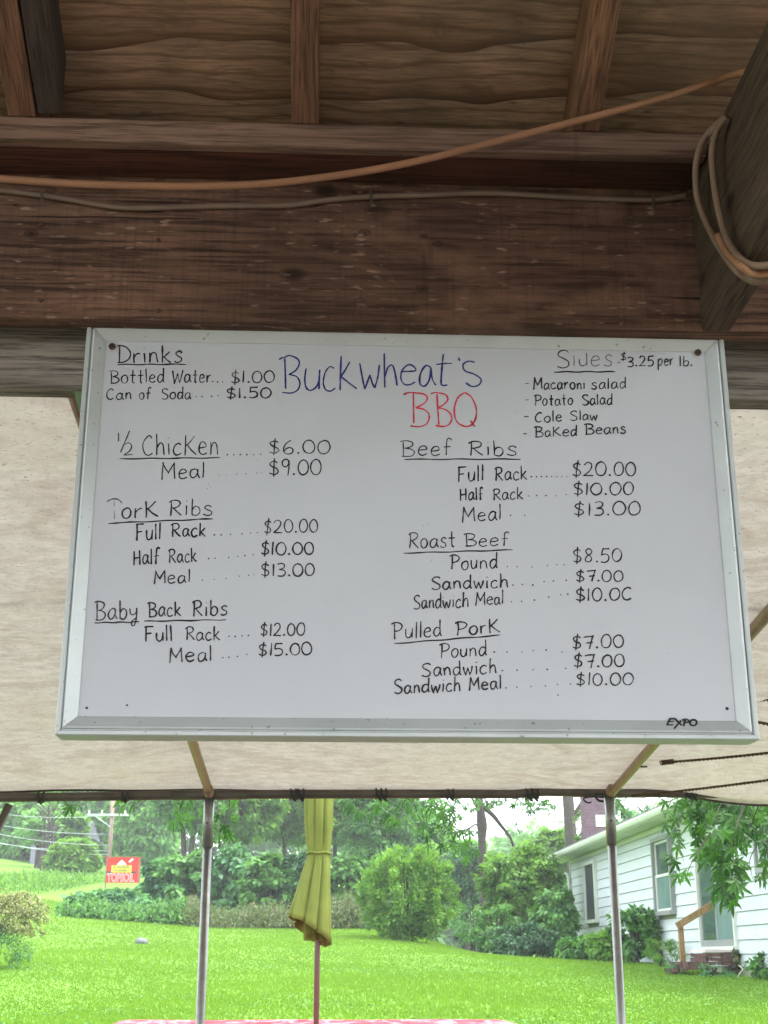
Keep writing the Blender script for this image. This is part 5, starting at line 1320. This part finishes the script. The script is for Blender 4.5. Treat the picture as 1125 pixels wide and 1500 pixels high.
MB().add([(c0.x-.3,YB-.3,zt),(c1.x+.3,YB-.3,zt),(c1.x+.3,YB+3,zr_),(c0.x-.3,YB+3,zr_),(c0.x-.3,YB+6.3,zt),(c1.x+.3,YB+6.3,zt)],[(0,1,2,3),(3,2,5,4),(0,3,4),(1,5,2),(0,4,5,1)]).build('roof', simple('pale_metal_roof',(.10,.10,.13),.8,.1,0,.1,1), bn)
MB().box(c0.x+.5, c0.x+1.1, YB-.05, YB-.01, zt-2.2, zt-1.0).build('window', screen_m, bn)
for k, (px, pt, w_) in enumerate(((57,1190,.06),(63,1180,.05),(70,1200,.07),(61,1240,.08),(66,1225,.06))):
    X = gx(px, 76); g = G(X, 76)
    r = empty('bare_tree', (X,76,g), ['first thin dark trunk in front of the pale building','slender trunk second from the left before the pale building','rightmost dark trunk in front of the pale building','short thick trunk before the pale building','middle short trunk before the pale building'][k], 'tree', 'thin trunks before the pale building')
    ztp = PY(px, pt, 76).z
    MB().tube(catmull([(X,76,g-.2),(X+.1,76,(g+ztp)/2),(X-.05,76,ztp)],4), w_, 6).build('trunk', bark_dark, r)
    b2 = MB(); rr = random.Random(k)
    for j in range(7):
        z0 = g+(ztp-g)*rr.uniform(.45,.95); dx = rr.uniform(-1,1)*.9; b2.tube([(X,76,z0),(X+dx,76+rr.uniform(-.4,.4),z0+.5+abs(dx)*.4)], .03, 4)
    b2.build('branches', bark_dark, r)
sx0 = gx(212, 33)
m = MB(); rr = random.Random(4); nlat, nlon = 6, 10
for i in range(nlat+1):
    for j in range(nlon):
        t = math.pi*i/nlat; f = 2*math.pi*j/nlon; k_ = 1+.25*noise.noise(Vector((math.cos(f)*1.5,math.sin(f)*1.5,t*2)))
        m.v.append((sx0+.16*k_*math.sin(t)*math.cos(f), 33+.12*k_*math.sin(t)*math.sin(f), G(sx0,33)+.04+.10*k_*math.cos(t)))
for i in range(nlat):
    for j in range(nlon): j2=(j+1)%nlon; m.f.append((i*nlon+j,(i+1)*nlon+j,(i+1)*nlon+j2,i*nlon+j2))
o = m.build('stone', stone_m, smooth=True); tag(o, 'lone grey stone lying in the middle of the left lawn', 'stone')

# ================================================================== GRASS
def grass():
    rng = np.random.default_rng(6); n = 380000
    Y = 11 + (50-11)*rng.uniform(0,1,n)**1.25
    az = np.radians(rng.uniform(-16.5, 21.5, n)); X = Y*np.tan(az)
    dens = .5+.5*np.sin(X*1.3+np.sin(Y*.7)*2)*np.sin(Y*.9+X*.3)
    keep = (X < XW-.1) & (rng.uniform(0,1,n) < .45+.55*dens)
    X, Y = X[keep], Y[keep]; n = len(X); Z = ground(X, Y)
    patch = np.sin(X*.55+1.3)*np.sin(Y*.4)+.6*np.sin(X*1.7+Y*.8)*np.sin(Y*1.3)
    h = rng.uniform(.02,.048,n)*(1+.45*patch.clip(-.6,1)); w = .006+.00045*Y
    a = rng.uniform(0,2*np.pi,n); lean = rng.uniform(0,.8,n)*h; b = rng.uniform(0,2*np.pi,n)
    V = np.empty((n,3,3)); base = np.stack([X,Y,Z-.004],-1); d = np.stack([np.cos(a),np.sin(a),0*a],-1)*w[:,None]
    V[:,0] = base-d; V[:,1] = base+d; V[:,2] = base+np.stack([np.cos(b)*lean,np.sin(b)*lean,h],-1)
    me = bpy.data.meshes.new('grass'); me.vertices.add(n*3); me.vertices.foreach_set('co', V.ravel()); me.loops.add(n*3); me.loops.foreach_set('vertex_index', np.arange(n*3,dtype=np.int32))
    me.polygons.add(n); me.polygons.foreach_set('loop_start', np.arange(0,n*3,3,dtype=np.int32)); me.polygons.foreach_set('loop_total', np.full(n,3,dtype=np.int32)); me.update(calc_edges=True)
    T_ = np.clip(.55+.16*patch+rng.normal(size=n)*.06,0,1)
    at = me.attributes.new('tone','FLOAT','POINT'); at.data.foreach_set('value', np.repeat(T_,3).astype(np.float32)); me.materials.append(grass_m)
    o = bpy.data.objects.new('grass', me); col.objects.link(o); o['kind']='stuff'; o['label']='bright mown grass covering the sloping lawn'
    # clover and weeds in loose patches near the table
    k = 2600; cxy = rng.uniform(0,1,(60,2)); i = rng.integers(0,60,k)
    Yc = 13+cxy[i,1]*14+rng.normal(size=k)*.35; Xc = Yc*np.tan(np.radians(-15+cxy[i,0]*34))+rng.normal(size=k)*.5
    P = np.stack([Xc,Yc,ground(Xc,Yc)+rng.uniform(.015,.05,k)],-1); D = rng.normal(size=(k,3)); D[:,2]=.2
    leaf_mesh('clover', P, D, rng.normal(size=(k,3))*.4+np.array([0,-.2,1]), rng.uniform(.02,.045,k), rng.uniform(0,1,k), leaf_mid, None, 'round', kind='stuff', label='clover and weed leaves in patches of the near lawn')
grass()

# ================================================================== HAZE
hz = NT('haze_air')
hz.n.remove(hz.b); pv = hz.n.new('ShaderNodeVolumePrincipled'); pv.inputs['Density'].default_value = .0010; pv.inputs['Color'].default_value = (.93,.97,.98,1); pv.inputs['Anisotropy'].default_value = .2
hz.l.new(pv.outputs[0], hz.out.inputs['Volume'])
o = MB().box(-170,170,-65,430,-1.5,34).build('haze', hz.m); o['kind'] = 'stuff'; o['label'] = 'thin pale haze in the humid air'
